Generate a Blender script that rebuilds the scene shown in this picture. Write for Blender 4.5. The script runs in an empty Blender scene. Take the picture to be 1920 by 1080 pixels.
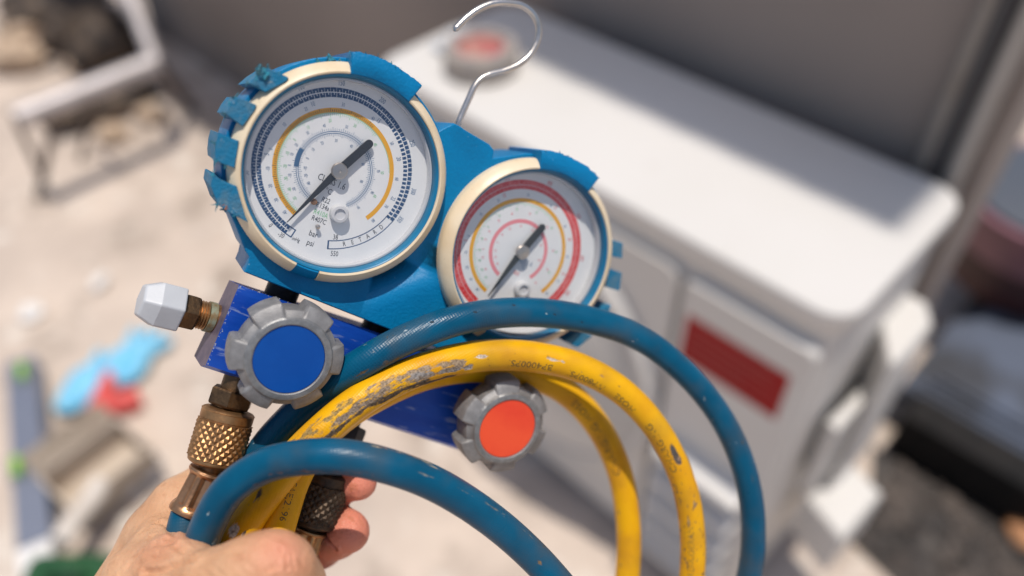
import bpy, bmesh, math, random
import numpy as np
from mathutils import Matrix, Vector, geometry
rnd = random.Random(7); nrng = np.random.default_rng(7)
S = bpy.context.scene
COL = S.collection

# ------------------------------------------------------------------ camera
F = 1465.0                                   # focal length in photo pixels (1920 wide)
PIT = math.radians(44.74); ROLL = 0.02512; CAMH = 1.34
_y = np.array([0, math.sin(PIT), math.cos(PIT)]); _z = np.array([0, -math.cos(PIT), math.sin(PIT)]); _x = np.array([1., 0, 0])
C = np.stack([_x*math.cos(ROLL)-_y*math.sin(ROLL), _x*math.sin(ROLL)+_y*math.cos(ROLL), _z])
CAM = np.array([0, 0, CAMH])
cd = bpy.data.cameras.new('camera'); cam = bpy.data.objects.new('camera', cd); COL.objects.link(cam)
cd.sensor_width = 36; cd.lens = F/1920*36; cd.clip_start = 0.02; cd.clip_end = 200
cam.matrix_world = Matrix([[C[0][i], C[1][i], C[2][i], CAM[i]] for i in range(3)] + [[0, 0, 0, 1]])
cd.dof.use_dof = True; cd.dof.focus_distance = 0.280; cd.dof.aperture_fstop = 3.0
S.camera = cam

# ------------------------------------------------------------------ sun, sky, exposure
SUN = np.array([0.0894, -0.0064, 0.996])
w = bpy.data.worlds.new('World'); S.world = w; w.use_nodes = True
nt = w.node_tree; bg = nt.nodes['Background']; sky = nt.nodes.new('ShaderNodeTexSky'); sky.sky_type = 'NISHITA'
sky.sun_disc = False; sky.sun_elevation = math.asin(SUN[2]); sky.sun_rotation = math.atan2(SUN[0], SUN[1])
sky.dust_density = 2.0; sky.ozone_density = 0.3
nt.links.new(sky.outputs[0], bg.inputs[0]); bg.inputs[1].default_value = 0.12
sl = bpy.data.lights.new('sun', 'SUN'); so = bpy.data.objects.new('sun', sl); COL.objects.link(so)
sl.energy = 3.95; sl.angle = math.radians(0.55); sl.color = (1, .94, .86)
so.rotation_euler = Vector(SUN).to_track_quat('Z', 'Y').to_euler(); so.location = (0, 0, 6)
S.view_settings.view_transform = 'Standard'; S.view_settings.look = 'None'; S.view_settings.gamma = 1
S.view_settings.use_curve_mapping = False; S.view_settings.exposure = -0.10
S.render.engine = 'CYCLES'; S.cycles.use_denoising = True
S.cycles.max_bounces = 8; S.cycles.transparent_max_bounces = 12; S.cycles.caustics_reflective = False; S.cycles.caustics_refractive = False

# ------------------------------------------------------------------ geometry helpers
def nz(v): return v/np.linalg.norm(v)
def ray(px, py): return C.T @ np.array([(px-960)/F, -(py-540)/F, -1.0])
def PZ(px, py, Z): return CAM + ray(px, py)*Z                   # point at distance Z along the view axis
def GZ(px, py, z=0.0):                                          # point at height z
    d = ray(px, py); return CAM + d*((z-CAMH)/d[2])
# frame of the gauge set: u right along the block, v up, w out of the dials (millimetres)
M3 = np.array([[0.81728451, 0.38712494, 0.42682585], [-0.3248161, 0.92132457, -0.21367156], [-0.47596273, 0.03599055, 0.87872872]])
GU, GV, GN = [C.T @ M3[:, i] for i in range(3)]
GO = CAM + C.T @ np.array([-0.0256594, 0.02615647, -0.29317134])
MG = Matrix([[GU[i], GV[i], GN[i], GO[i]] for i in range(3)] + [[0, 0, 0, 1]])
def L(px, py, w=0.0):                                           # -> (u, v) mm on the plane w
    d = ray(px, py); o = GO + GN*w*1e-3; t = ((o-CAM) @ GN)/(d @ GN); p = CAM + d*t - GO
    return np.array([p @ GU, p @ GV])*1000
def W2(u, v, w): return GO + (GU*u + GV*v + GN*w)*1e-3          # local mm -> world

def props(o, label=None, cat=None, group=None, kind=None):
    if label: o['label'] = label
    if cat: o['category'] = cat
    if group: o['group'] = group
    if kind: o['kind'] = kind
    return o
def empty(name, loc=(0, 0, 0), rotz=0.0, mw=None):
    o = bpy.data.objects.new(name, None); COL.objects.link(o); o.empty_display_size = .05
    if mw is not None: o.matrix_world = mw
    else: o.location = loc; o.rotation_euler = (0, 0, rotz)
    return o
class MB:
    """collects verts/faces, links them as one mesh object"""
    def __init__(s): s.v = []; s.f = []; s.m = []
    def add(s, v, f, mi=0):
        b = len(s.v); s.v += [tuple(map(float, p)) for p in v]; s.f += [tuple(int(i)+b for i in q) for q in f]; s.m += [mi]*len(f); return s
    def xf(s, fn): s.v = [tuple(map(float, fn(np.array(p)))) for p in s.v]; return s
    def build(s, name, mats, parent=None, smooth=35, scale=1.0, loc=None, kind=None, fix=True):
        me = bpy.data.meshes.new(name); v = np.array(s.v)*scale
        if loc is not None: v = v-np.array(loc)
        me.from_pydata(v.tolist(), [], s.f); me.update()
        if not isinstance(mats, (list, tuple)): mats = [mats]
        for m in mats: me.materials.append(m)
        if len(mats) > 1: me.polygons.foreach_set('material_index', s.m)
        if fix:
            bm = bmesh.new(); bm.from_mesh(me); bmesh.ops.recalc_face_normals(bm, faces=bm.faces); bm.to_mesh(me); bm.free()
        if smooth: me.shade_smooth(); me.set_sharp_from_angle(angle=math.radians(smooth))
        o = bpy.data.objects.new(name, me); COL.objects.link(o)
        if loc is not None: o.location = tuple(map(float, loc))
        if parent is not None: o.parent = parent
        if kind: o['kind'] = kind
        return o
def grid_faces(nr, nc, wrap=True):
    f = []
    for i in range(nr-1):
        for j in range(nc if wrap else nc-1):
            k = (j+1) % nc; f.append((i*nc+j, i*nc+k, (i+1)*nc+k, (i+1)*nc+j))
    return f
def lathe(prof, n=64, c=(0, 0), a0=0, a1=360, cap=True, closed=False):
    """profile [(r, z)] about the local w axis through c"""
    full = abs(a1-a0) >= 359.9; P = list(prof)
    if closed: P = P+[P[0]]
    N = n if full else n+1
    ang = np.radians(a0+(a1-a0)*np.arange(N)/n); v = []
    for r, z in P: v += [(c[0]+r*math.cos(a), c[1]+r*math.sin(a), z) for a in ang]
    f = grid_faces(len(P), N, full); nr = len(P)
    if full and cap and not closed:
        if P[0][0] > 1e-6: f.append(tuple(range(N)))
        if P[-1][0] > 1e-6: f.append(tuple((nr-1)*N+i for i in range(N))[::-1])
    if not full and closed:
        f.append(tuple(i*N for i in range(nr-1))); f.append(tuple(i*N+N-1 for i in range(nr-1))[::-1])
    return v, f
def inset(poly, d):
    p = np.array(poly, float); n = len(p); a = sum(p[i][0]*p[(i+1) % n][1]-p[(i+1) % n][0]*p[i][1] for i in range(n)); sg = 1 if a > 0 else -1
    out = []
    for i in range(n):
        e1 = nz(p[i]-p[i-1]+1e-9); e2 = nz(p[(i+1) % n]-p[i]+1e-9)
        n1 = np.array([-e1[1], e1[0]])*sg; n2 = np.array([-e2[1], e2[0]])*sg; b = n1+n2; k = b @ b
        out.append(p[i]+b*(2/max(k, .8))*d*.5*1.0)
    return np.array(out)
def prism(poly, z0, z1, bev=0.0, bevb=0.0):
    """polygon extruded z0..z1 with a bevelled front (z1) and back edge"""
    n = len(poly); rows = []
    if bevb: rows.append((inset(poly, bevb), z0)); rows.append((np.array(poly), z0+bevb))
    else: rows.append((np.array(poly), z0))
    if bev:
        rows += [(np.array(poly), z1-bev), (inset(poly, bev*.3), z1-bev*.3), (inset(poly, bev), z1)]
    else: rows.append((np.array(poly), z1))
    v = []
    for p, z in rows: v += [(q[0], q[1], z) for q in p]
    f = grid_faces(len(rows), n); f.append(tuple(range(n))[::-1]); f.append(tuple((len(rows)-1)*n+i for i in range(n)))
    return v, f
def box(x0, x1, y0, y1, z0, z1, b=0.0):
    return prism([(x0, y0), (x1, y0), (x1, y1), (x0, y1)], z0, z1, b, b)
def rrect(x0, x1, y0, y1, r, n=6):
    out = []
    for cx, cy, a in ((x1-r, y1-r, 0), (x0+r, y1-r, 90), (x0+r, y0+r, 180), (x1-r, y0+r, 270)):
        out += [(cx+r*math.cos(math.radians(a+90*i/n)), cy+r*math.sin(math.radians(a+90*i/n))) for i in range(n+1)]
    return out
def spline(P, step):
    P = np.array(P, float); P = np.vstack([2*P[0]-P[1], P, 2*P[-1]-P[-2]]); out = []
    for i in range(1, len(P)-2):
        p0, p1, p2, p3 = P[i-1:i+3]
        t0 = 0; t1 = t0+np.linalg.norm(p1-p0)**.5; t2 = t1+np.linalg.norm(p2-p1)**.5; t3 = t2+np.linalg.norm(p3-p2)**.5
        t = np.linspace(t1, t2, 60, endpoint=False)[:, None]
        A1 = (t1-t)/(t1-t0)*p0+(t-t0)/(t1-t0)*p1; A2 = (t2-t)/(t2-t1)*p1+(t-t1)/(t2-t1)*p2; A3 = (t3-t)/(t3-t2)*p2+(t-t2)/(t3-t2)*p3
        B1 = (t2-t)/(t2-t0)*A1+(t-t0)/(t2-t0)*A2; B2 = (t3-t)/(t3-t1)*A2+(t-t1)/(t3-t1)*A3
        out.append((t2-t)/(t2-t1)*B1+(t-t1)/(t2-t1)*B2)
    out = np.vstack(out+[P[-2][None]])
    d = np.concatenate([[0], np.cumsum(np.linalg.norm(np.diff(out, axis=0), axis=1))])
    s = np.arange(0, d[-1], step); return np.stack([np.interp(s, d, out[:, k]) for k in range(3)], 1), s
def tube(P, r, n=16, caps=True):
    P = np.array(P, float); T = np.gradient(P, axis=0); T /= np.linalg.norm(T, axis=1)[:, None]
    N = np.cross(T[0], [0.3, .2, 1]); N = nz(N); v = []; r = np.broadcast_to(r, len(P)); a = 2*np.pi*np.arange(n)/n
    for p, t, q in zip(P, T, r):
        N = nz(N-(N @ t)*t); B = np.cross(t, N)
        v += list(p+q*(np.cos(a)[:, None]*N+np.sin(a)[:, None]*B))
    f = grid_faces(len(P), n)
    if caps: f.append(tuple(range(n))[::-1]); f.append(tuple((len(P)-1)*n+i for i in range(n)))
    return v, f
def axis_xf(p0, p1):
    """maps (x, y, z) with z along p0->p1 to world, metres in, mm shape"""
    t = nz(np.array(p1)-np.array(p0)); n = nz(np.cross(t, [0.2, 1, .1])); b = np.cross(t, n); p0 = np.array(p0)
    return lambda q: p0+(n*q[0]+b*q[1]+t*q[2])

# ------------------------------------------------------------------ materials
def mat(name, c, rough=.5, metal=0.0, c2=None, nscale=20, ncontrast=(.4, .65), bump=0.0, bscale=200, rvar=0.0, coat=0.0, detail=4, spec=.5, sss=0.0, stretch=None):
    m = bpy.data.materials.new(name); m.use_nodes = True; t = m.node_tree; N = t.nodes; b = N['Principled BSDF']; lk = t.links.new
    b.inputs['Base Color'].default_value = (*c, 1); b.inputs['Roughness'].default_value = rough; b.inputs['Metallic'].default_value = metal
    b.inputs['Specular IOR Level'].default_value = spec; b.inputs['Coat Weight'].default_value = coat
    tc = N.new('ShaderNodeTexCoord'); src = tc.outputs['Object']
    if stretch:
        mp = N.new('ShaderNodeMapping'); mp.inputs['Scale'].default_value = stretch; lk(src, mp.inputs[0]); src = mp.outputs[0]
    if c2 is not None or rvar:
        n = N.new('ShaderNodeTexNoise'); n.inputs['Scale'].default_value = nscale; n.inputs['Detail'].default_value = detail; lk(src, n.inputs[0])
        r = N.new('ShaderNodeMapRange'); r.inputs[1].default_value = ncontrast[0]; r.inputs[2].default_value = ncontrast[1]; lk(n.outputs[0], r.inputs[0])
        if c2 is not None:
            x = N.new('ShaderNodeMix'); x.data_type = 'RGBA'; x.inputs[6].default_value = (*c, 1); x.inputs[7].default_value = (*c2, 1)
            lk(r.outputs[0], x.inputs[0]); lk(x.outputs[2], b.inputs['Base Color'])
        if rvar:
            q = N.new('ShaderNodeMapRange'); q.inputs[3].default_value = rough-rvar; q.inputs[4].default_value = rough+rvar; lk(n.outputs[0], q.inputs[0]); lk(q.outputs[0], b.inputs['Roughness'])
    if bump:
        n = N.new('ShaderNodeTexNoise'); n.inputs['Scale'].default_value = bscale; n.inputs['Detail'].default_value = 3; lk(src, n.inputs[0])
        k = N.new('ShaderNodeBump'); k.inputs['Strength'].default_value = bump; k.inputs['Distance'].default_value = .001; lk(n.outputs[0], k.inputs['Height']); lk(k.outputs[0], b.inputs['Normal'])
    return m
def add_specks(m, col, scale, lo, hi, stretch=(1, 1, 1)):
    """a second layer of small marks over the base colour"""
    t = m.node_tree; N = t.nodes; lk = t.links.new; b = N['Principled BSDF']; old = b.inputs['Base Color']
    tc = N.new('ShaderNodeTexCoord'); mp = N.new('ShaderNodeMapping'); mp.inputs['Scale'].default_value = stretch; lk(tc.outputs['Object'], mp.inputs[0])
    n = N.new('ShaderNodeTexNoise'); n.inputs['Scale'].default_value = scale; n.inputs['Detail'].default_value = 5; n.inputs['Roughness'].default_value = .65; lk(mp.outputs[0], n.inputs[0])
    r = N.new('ShaderNodeMapRange'); r.inputs[1].default_value = lo; r.inputs[2].default_value = hi; lk(n.outputs[0], r.inputs[0])
    x = N.new('ShaderNodeMix'); x.data_type = 'RGBA'; x.inputs[7].default_value = (*col, 1); lk(r.outputs[0], x.inputs[0])
    if old.is_linked: lk(old.links[0].from_socket, x.inputs[6])
    else: x.inputs[6].default_value = old.default_value
    lk(x.outputs[2], old); return m
boot_m = add_specks(mat('blue_rubber', (.0012, .178, .395), .45, spec=.2, c2=(.0012, .15, .335), nscale=60, bump=.25, bscale=900, rvar=.12), (.30, .45, .50), 420, .70, .76)
lug_m = add_specks(mat('scuffed_blue_rubber', (.006, .155, .30), .6, spec=.3, c2=(.06, .17, .26), nscale=190, ncontrast=(.42, .66), bump=.5, bscale=1200), (.26, .32, .34), 500, .60, .72)
torn_m = mat('torn_rubber', (.01, .22, .32), .7, c2=(.05, .13, .16), nscale=500, bump=.6, bscale=1500)
rimin_m = mat('blue_inner_rim', (.003, .14, .28), .38, c2=(.004, .17, .33), nscale=80)
cream_m = add_specks(mat('cream_plastic', (.72, .60, .43), .42, c2=(.66, .52, .34), nscale=70, bump=.06, bscale=900, rvar=.08), (.34, .24, .13), 380, .66, .76)
case_m = mat('dark_case', (.03, .03, .035), .5)
dial_m = add_specks(mat('white_dial', (.80, .80, .80), .55, c2=(.77, .77, .775), nscale=120), (.40, .40, .42), 600, .71, .77)
navy_m = mat('navy_print', (.012, .055, .15), .6, c2=(.03, .09, .2), nscale=300)
black_m = mat('black_print', (.03, .03, .04), .6)
green_m = mat('green_print', (.22, .55, .27), .6)
orange_m = mat('orange_print', (.80, .38, .008), .55)
red_m = mat('red_print', (.66, .03, .03), .6, c2=(.75, .12, .11), nscale=500)
pink_m = mat('pink_print', (.80, .25, .28), .6)
slate_m = mat('pale_blue_print', (.06, .15, .29), .6)
needle_m = mat('black_needle', (.022, .021, .022), .42, bump=.1, bscale=900)
steel_m = mat('polished_steel', (.52, .46, .41), .34, .9, rvar=.08, nscale=200)
wire_m = mat('steel_wire', (.64, .60, .56), .33, 1.0, c2=(.55, .5, .45), nscale=150, rvar=.1, bump=.08, bscale=700)
castm = mat('cast_aluminium', (.225, .22, .22), .55, .45, c2=(.29, .285, .285), nscale=260, bump=.22, bscale=2600, rvar=.08)
castf = mat('machined_aluminium', (.20, .20, .20), .45, .5, c2=(.27, .27, .27), nscale=400, bump=.2, bscale=900)
blue_al = add_specks(mat('blue_anodised', (.004, .060, .42), .36, .15, c2=(.008, .085, .50), nscale=150, bump=.1, bscale=700, stretch=(.25, 1, 1)), (.34, .42, .62), 380, .585, .74, (.16, 1, 1))
end_al = mat('violet_end_face', (.16, .125, .17), .5, .35, c2=(.10, .085, .14), nscale=160, bump=.12, bscale=600)
disc_b = add_specks(mat('blue_knob_label', (.001, .062, .31), .40, spec=.25, c2=(.002, .070, .335), nscale=90, bump=.05, bscale=1500), (.10, .18, .36), 520, .69, .76)
disc_r = add_specks(mat('orange_red_knob_label', (.83, .078, .022), .42, c2=(.76, .048, .016), nscale=55), (.62, .16, .09), 420, .70, .77)
brass_m = mat('aged_brass', (.44, .24, .105), .44, .85, c2=(.29, .155, .07), nscale=220, rvar=.1, bump=.12, bscale=900)
brass_d = mat('tarnished_brass', (.17, .10, .05), .45, .85, c2=(.08, .05, .03), nscale=240, bump=.2, bscale=900)
copper_m = mat('copper_ferrule', (.50, .27, .14), .36, .9, c2=(.36, .175, .085), nscale=200, rvar=.1, bump=.1, bscale=800)
verd_m = mat('brass_verdigris', (.30, .33, .24), .6, .4, c2=(.25, .17, .08), nscale=500)
blackpl = mat('black_steel', (.02, .018, .018), .5, .3, bump=.2, bscale=700)
whitepl = mat('grey_white_plastic', (.50, .515, .54), .42, c2=(.45, .465, .49), nscale=90, bump=.06, bscale=1000, sss=.1)
plug_m = mat('translucent_plug', (.66, .66, .66), .3, c2=(.6, .6, .62), nscale=200)
chip_m = mat('pale_rubber_chip', (.5, .46, .4), .8, c2=(.3, .26, .22), nscale=700)
def glass_mat():
    m = bpy.data.materials.new('clear_lens'); m.use_nodes = True; t = m.node_tree; t.nodes.remove(t.nodes['Principled BSDF']); o = t.nodes['Material Output']
    a = t.nodes.new('ShaderNodeBsdfTransparent'); a.inputs[0].default_value = (.985, .985, .985, 1); g = t.nodes.new('ShaderNodeBsdfGlossy'); g.inputs['Roughness'].default_value = .09
    lw = t.nodes.new('ShaderNodeLayerWeight'); lw.inputs[0].default_value = .5; pw = t.nodes.new('ShaderNodeMath'); pw.operation = 'POWER'; pw.inputs[1].default_value = 5; t.links.new(lw.outputs['Facing'], pw.inputs[0])
    fr = t.nodes.new('ShaderNodeMath'); fr.operation = 'MULTIPLY_ADD'; fr.inputs[1].default_value = .6; fr.inputs[2].default_value = .045; t.links.new(pw.outputs[0], fr.inputs[0]); x = t.nodes.new('ShaderNodeMixShader')
    t.links.new(fr.outputs[0], x.inputs[0]); t.links.new(a.outputs[0], x.inputs[1]); t.links.new(g.outputs[0], x.inputs[2]); t.links.new(x.outputs[0], o.inputs[0]); return m
lens_m = glass_mat()
def hose_mat(name, base, base2, dirt, rough):
    """rubber hose: braid relief from the hose's own uv, grime, and marks stored per vertex"""
    m = mat(name, base, rough, c2=base2, nscale=60, spec=.22); t = m.node_tree; N = t.nodes; lk = t.links.new; b = N['Principled BSDF']
    uv = N.new('ShaderNodeUVMap'); sp = N.new('ShaderNodeSeparateXYZ'); lk(uv.outputs[0], sp.inputs[0])
    def mth(op, a, c=None, d=None):
        n = N.new('ShaderNodeMath'); n.operation = op
        for i, q in enumerate((a, c, d)):
            if q is None: continue
            if isinstance(q, (int, float)): n.inputs[i].default_value = q
            else: lk(q, n.inputs[i])
        return n.outputs[0]
    k1 = mth('SINE', mth('ADD', mth('MULTIPLY', sp.outputs[0], 4200.0), mth('MULTIPLY', sp.outputs[1], 2*math.pi*14)))
    k2 = mth('SINE', mth('SUBTRACT', mth('MULTIPLY', sp.outputs[0], 2300.0), mth('MULTIPLY', sp.outputs[1], 2*math.pi*22)))
    br = mth('MULTIPLY', k1, k2)
    tc = N.new('ShaderNodeTexCoord'); n = N.new('ShaderNodeTexNoise'); n.inputs['Scale'].default_value = 420; n.inputs['Detail'].default_value = 5; lk(tc.outputs['Object'], n.inputs[0])
    n3 = N.new('ShaderNodeTexNoise'); n3.inputs['Scale'].default_value = 45; n3.inputs['Detail'].default_value = 3; lk(tc.outputs['Object'], n3.inputs[0])
    at = N.new('ShaderNodeAttribute'); at.attribute_name = 'mark'
    # general grime specks
    g = N.new('ShaderNodeMapRange'); g.inputs[1].default_value = 1.24; g.inputs[2].default_value = 1.36; lk(mth('ADD', n.outputs[0], n3.outputs[0]), g.inputs[0])
    x1 = N.new('ShaderNodeMix'); x1.data_type = 'RGBA'; old = b.inputs['Base Color'].links[0].from_socket; lk(old, x1.inputs[6]); x1.inputs[7].default_value = (*dirt, 1); sm_ = N.new('ShaderNodeMapRange'); sm_.inputs[1].default_value = .48; sm_.inputs[2].default_value = .75; sm_.inputs[4].default_value = .46; lk(n3.outputs[0], sm_.inputs[0]); lk(mth('MAXIMUM', mth('MULTIPLY', g.outputs[0], .7), sm_.outputs[0]), x1.inputs[0])
    # marks with ragged edges
    e = N.new('ShaderNodeMapRange'); e.inputs[1].default_value = .42; e.inputs[2].default_value = .56
    cb = N.new('ShaderNodeCombineXYZ'); lk(mth('MULTIPLY', sp.outputs[0], 130.0), cb.inputs[0]); lk(mth('MULTIPLY', sp.outputs[1], 17.0), cb.inputs[1])
    nu_ = N.new('ShaderNodeTexNoise'); nu_.inputs['Scale'].default_value = 1.0; nu_.inputs['Detail'].default_value = 6; nu_.inputs['Roughness'].default_value = .62; lk(cb.outputs[0], nu_.inputs[0])
    lk(mth('ADD', at.outputs['Alpha'], mth('MULTIPLY', mth('SUBTRACT', mth('ADD', mth('MULTIPLY', nu_.outputs[0], .72), mth('MULTIPLY', n.outputs[0], .28)), .5), 1.7)), e.inputs[0])
    mk = mth('MULTIPLY', e.outputs[0], mth('GREATER_THAN', at.outputs['Alpha'], .03))
    x2 = N.new('ShaderNodeMix'); x2.data_type = 'RGBA'; lk(x1.outputs[2], x2.inputs[6]); lk(mk, x2.inputs[0])
    x3 = N.new('ShaderNodeMix'); x3.data_type = 'RGBA'; x3.blend_type = 'MULTIPLY'; x3.inputs[0].default_value = .8; lk(at.outputs['Color'], x3.inputs[6])
    q = N.new('ShaderNodeMapRange'); q.inputs[1].default_value = .35; q.inputs[2].default_value = .65; q.inputs[3].default_value = .45; q.inputs[4].default_value = 1.15
    n2 = N.new('ShaderNodeTexNoise'); n2.inputs['Scale'].default_value = 1100; n2.inputs['Detail'].default_value = 2; lk(tc.outputs['Object'], n2.inputs[0]); lk(n2.outputs[0], q.inputs[0]); lk(q.outputs[0], x3.inputs[7])
    lk(x3.outputs[2], x2.inputs[7]); lk(x2.outputs[2], b.inputs['Base Color'])
    h = mth('ADD', mth('MULTIPLY', br, .22), mth('ADD', mth('MULTIPLY', n.outputs[0], .5), mth('MULTIPLY', mk, mth('ADD', mth('MULTIPLY', n2.outputs[0], 2.2), -2.0))))
    bu = N.new('ShaderNodeBump'); bu.inputs['Strength'].default_value = .5; bu.inputs['Distance'].default_value = .00022; lk(h, bu.inputs['Height']); lk(bu.outputs[0], b.inputs['Normal'])
    ro = mth('ADD', mth('MULTIPLY', mk, .3), mth('ADD', rough-.1, mth('MULTIPLY', n3.outputs[0], .2))); lk(ro, b.inputs['Roughness'])
    return m
hose_b = hose_mat('blue_hose_rubber', (.001, .066, .132), (.0012, .084, .165), (.085, .065, .04), .31)
hose_y = hose_mat('yellow_hose_rubber', (.74, .385, .004), (.64, .30, .006), (.22, .11, .03), .40)

# ------------------------------------------------------------------ setting: ground, wall, added shade strip, pipes
GA = np.array([0.6956, -0.7184, 0]); GB = np.array([0.7184, 0.6956, 0])          # along the wall (right), and into it
FL = np.array([.18073629, .942125, 0])-GA*.4-GB*.1484                             # front left foot of the air conditioner
YAW = math.atan2(GA[1], GA[0])
def AB(a, b, z=0): return FL+GA*a+GB*b+np.array([0, 0, z])
def toAB(p): q = np.array(p)-FL; return q @ GA, q @ GB
MAB = Matrix([[GA[0], GB[0], 0, FL[0]], [GA[1], GB[1], 0, FL[1]], [0, 0, 1, 0], [0, 0, 0, 1]])
gm = add_specks(mat('dusty_concrete', (.60, .50, .42), .9, c2=(.40, .33, .28), nscale=3.2, ncontrast=(.36, .70), bump=.6, bscale=60, detail=7), (.26, .21, .17), 6, .525, .72)
add_specks(gm, (.66, .60, .53), 9, .58, .68); add_specks(gm, (.22, .18, .15), 30, .66, .74)
mb = MB(); n = 60; xs = np.concatenate([[-60, -20], np.linspace(-6, 6, n), [20, 60]]); v = [(x, y, 0.0 if abs(x) > 6 or abs(y) > 6 else .004*math.sin(3*x+2*y)*math.cos(2.3*y-x)-.004) for y in xs for x in xs]
mb.add(v, grid_faces(len(xs), len(xs), False)); props(mb.build('ground', gm), kind='structure')
dk = mat('dark_gravel_bed', (.05, .044, .041), .95, c2=(.10, .088, .08), nscale=28, bump=.8, bscale=90)  # dark tone also carries the shade of the right side
wallm = mat('dark_render', (.325, .27, .235), .85, c2=(.22, .185, .162), nscale=1.6, ncontrast=(.3, .7), bump=.35, bscale=60, detail=7)
mb = MB(); mb.add(*box(-1.95, .80, .345, .47, -.05, .97, .004)); o = mb.build('wall', wallm); o.matrix_world = MAB
props(o, 'dark grey rendered wall behind the white air conditioner', 'wall')
STRIPB = .368
stripm = mat('shade_strip_sheet', (.30, .29, .28), .7, .2, c2=(.24, .22, .21), nscale=5)
def add_shade_strip(a0, a1, b0, b1, z, lab):
    prof = []; n = int((a1-a0)/.1)
    for i in range(n): x = a0+i*.1; prof += [(x, z), (x+.05, z), (x+.06, z+.025), (x+.09, z+.025)]
    k = len(prof); v = [(p[0], b, p[1]+h) for h in (0, -.012) for b in (b0, b1) for p in prof]
    f = [(i, i+1, k+i+1, k+i) for i in range(k-1)]+[(2*k+i, 3*k+i, 3*k+i+1, 2*k+i+1) for i in range(k-1)]+[(i, 2*k+i, 2*k+i+1, i+1) for i in range(k-1)]+[(k+i, k+i+1, 3*k+i+1, 3*k+i) for i in range(k-1)]+[(0, k, 3*k, 2*k), (k-1, 3*k-1, 4*k-1, 2*k-1)]
    mb = MB(); mb.add(v, f); o = mb.build('shade_strip', stripm, smooth=0); o.matrix_world = MAB; props(o, lab, 'shade strip')
add_shade_strip(-3.0, 1.05, STRIPB, .62, 4.0, 'added corrugated strip out of view, shading the back of the air conditioner top')  # added above the view to cast the shadow band on the cabinet top
# pipes on the wall, in pixel pairs taken on the wall plane
def onwall(px, py, b):
    d = ray(px, py); P0 = AB(0, b); t = ((P0-CAM) @ GB)/(d @ GB); p = CAM+d*t; return (p-FL) @ GA, p[2]
pipe_cols = [(('light grey conduit pipe running up the wall end, nearest the wall'), (.24, .22, .20), 1822, 90, .0115), ('slim dark conduit pipe between two pale pipes at the wall end', (.06, .06, .065), 1852, 90, .011), ('pale dusty pipe at far right of the wall, rusty near its top', (.36, .335, .31), 1892, 110, .012)]
for lab, c, px, py, r in pipe_cols:
    a_, _ = onwall(px, py, .325)
    pm = mat('pipe_paint', c, .5, .3, c2=(c[0]*.75, c[1]*.66, c[2]*.58), nscale=9, ncontrast=(.5, .7))
    mb = MB(); mb.add(*lathe([(r, 0), (r, 1.28)], 20, (a_, .325))); o = mb.build('wall_pipe', pm); o.matrix_world = MAB; props(o, lab, 'pipe', 'pipes at the wall end')
    cl = MB()
    cl.add(*lathe([(r+.0005, .68), (r+.003, .682), (r+.003, .71), (r+.0005, .712)], 20, (a_, .325))); cl.build('pipe_clamp', steel_m, o)

# ------------------------------------------------------------------ the air conditioner
acw = add_specks(mat('white_enamel', (.63, .605, .575), .45, c2=(.61, .585, .55), nscale=4, bump=.05, bscale=300), (.48, .43, .37), 30, .66, .80)
acd = mat('dark_inside', (.05, .048, .045), .8); acr = mat('grey_fan_housing', (.50, .47, .44), .7)
ac = empty('air_conditioner', mw=MAB); props(ac, 'white outdoor air conditioner unit with red label, standing before the dark wall', 'air conditioner')
T = .73
def rbox(poly, z0, z1, bev): m_ = MB(); m_.add(*prism(poly, z0, z1, bev, bev)); return m_
body = rrect(0.004, .796, .004, .293, .035); rbox(body, .03, T-.035, .003).build('cabinet', acw, ac)
rbox(rrect(-.004, .804, -.006, .301, .042), T-.034, T, .007).build('top_cover', acw, ac)
def fpanel(name, a0, a1, z0, z1, dep, r=.012, m_=acw, par=None, b0=.004):
    """panel standing proud of the front face by dep"""
    P = rrect(a0, a1, z0, z1, r); v, f = prism(P, -b0, dep, min(.006, dep*.6)); q = MB(); q.add([(x, -z, y) for x, y, z in v], f)
    return q.build(name, m_, par or ac)
# left fan panel with a round opening: a plate with a hole
FC = (.335, .385); FR = .258
def plate_hole():
    out = [Vector(p) for p in rrect(.012, .600, .045, T-.052, .02)]; hole = [Vector((FC[0]+FR*math.cos(t), FC[1]+FR*math.sin(t))) for t in np.linspace(0, 2*math.pi, 72, endpoint=False)]
    V = out+hole; ne = len(out); nh = len(hole)
    E = [(i, (i+1) % ne) for i in range(ne)]+[(ne+i, ne+(i+1) % nh) for i in range(nh)]
    r = geometry.delaunay_2d_cdt(V, E, [], 1, 1e-6); r = (r[0], r[1], [t for t in r[2] if (sum((r[0][i] for i in t), Vector((0, 0)))/len(t)-Vector(FC)).length > FR*.995])
    vv = [(p[0], -.012, p[1]) for p in r[0]]; bb = [(p[0], .004, p[1]) for p in r[0]]; k = len(vv); q = MB()
    f = [tuple(t) for t in r[2]]; side = []
    for a_, b_ in {tuple(sorted((t[i], t[i-1]))) for t in f for i in range(len(t))}:
        cnt = sum(1 for t in f if a_ in t and b_ in t)
        if cnt == 1: side.append((a_, b_, b_+k, a_+k))
    q.add(vv+bb, f+[tuple(x+k for x in t[::-1]) for t in f]+side); return q
plate_hole().build('fan_panel', acw, ac)
q = MB(); q.add([(x, .0035 if z == 0 else -z, y) for x, y, z in prism([(FC[0]+FR*.995*math.cos(t), FC[1]+FR*.995*math.sin(t)) for t in np.linspace(0, 6.2832, 64, endpoint=False)], 0, -.0015)[0]], prism([(0, 0)]*64, 0, 1)[1]); q.build('fan_recess', acr, ac)
gr = MB()
for k in range(16):                                                # radial spokes, and the rim lip
    pass
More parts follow.
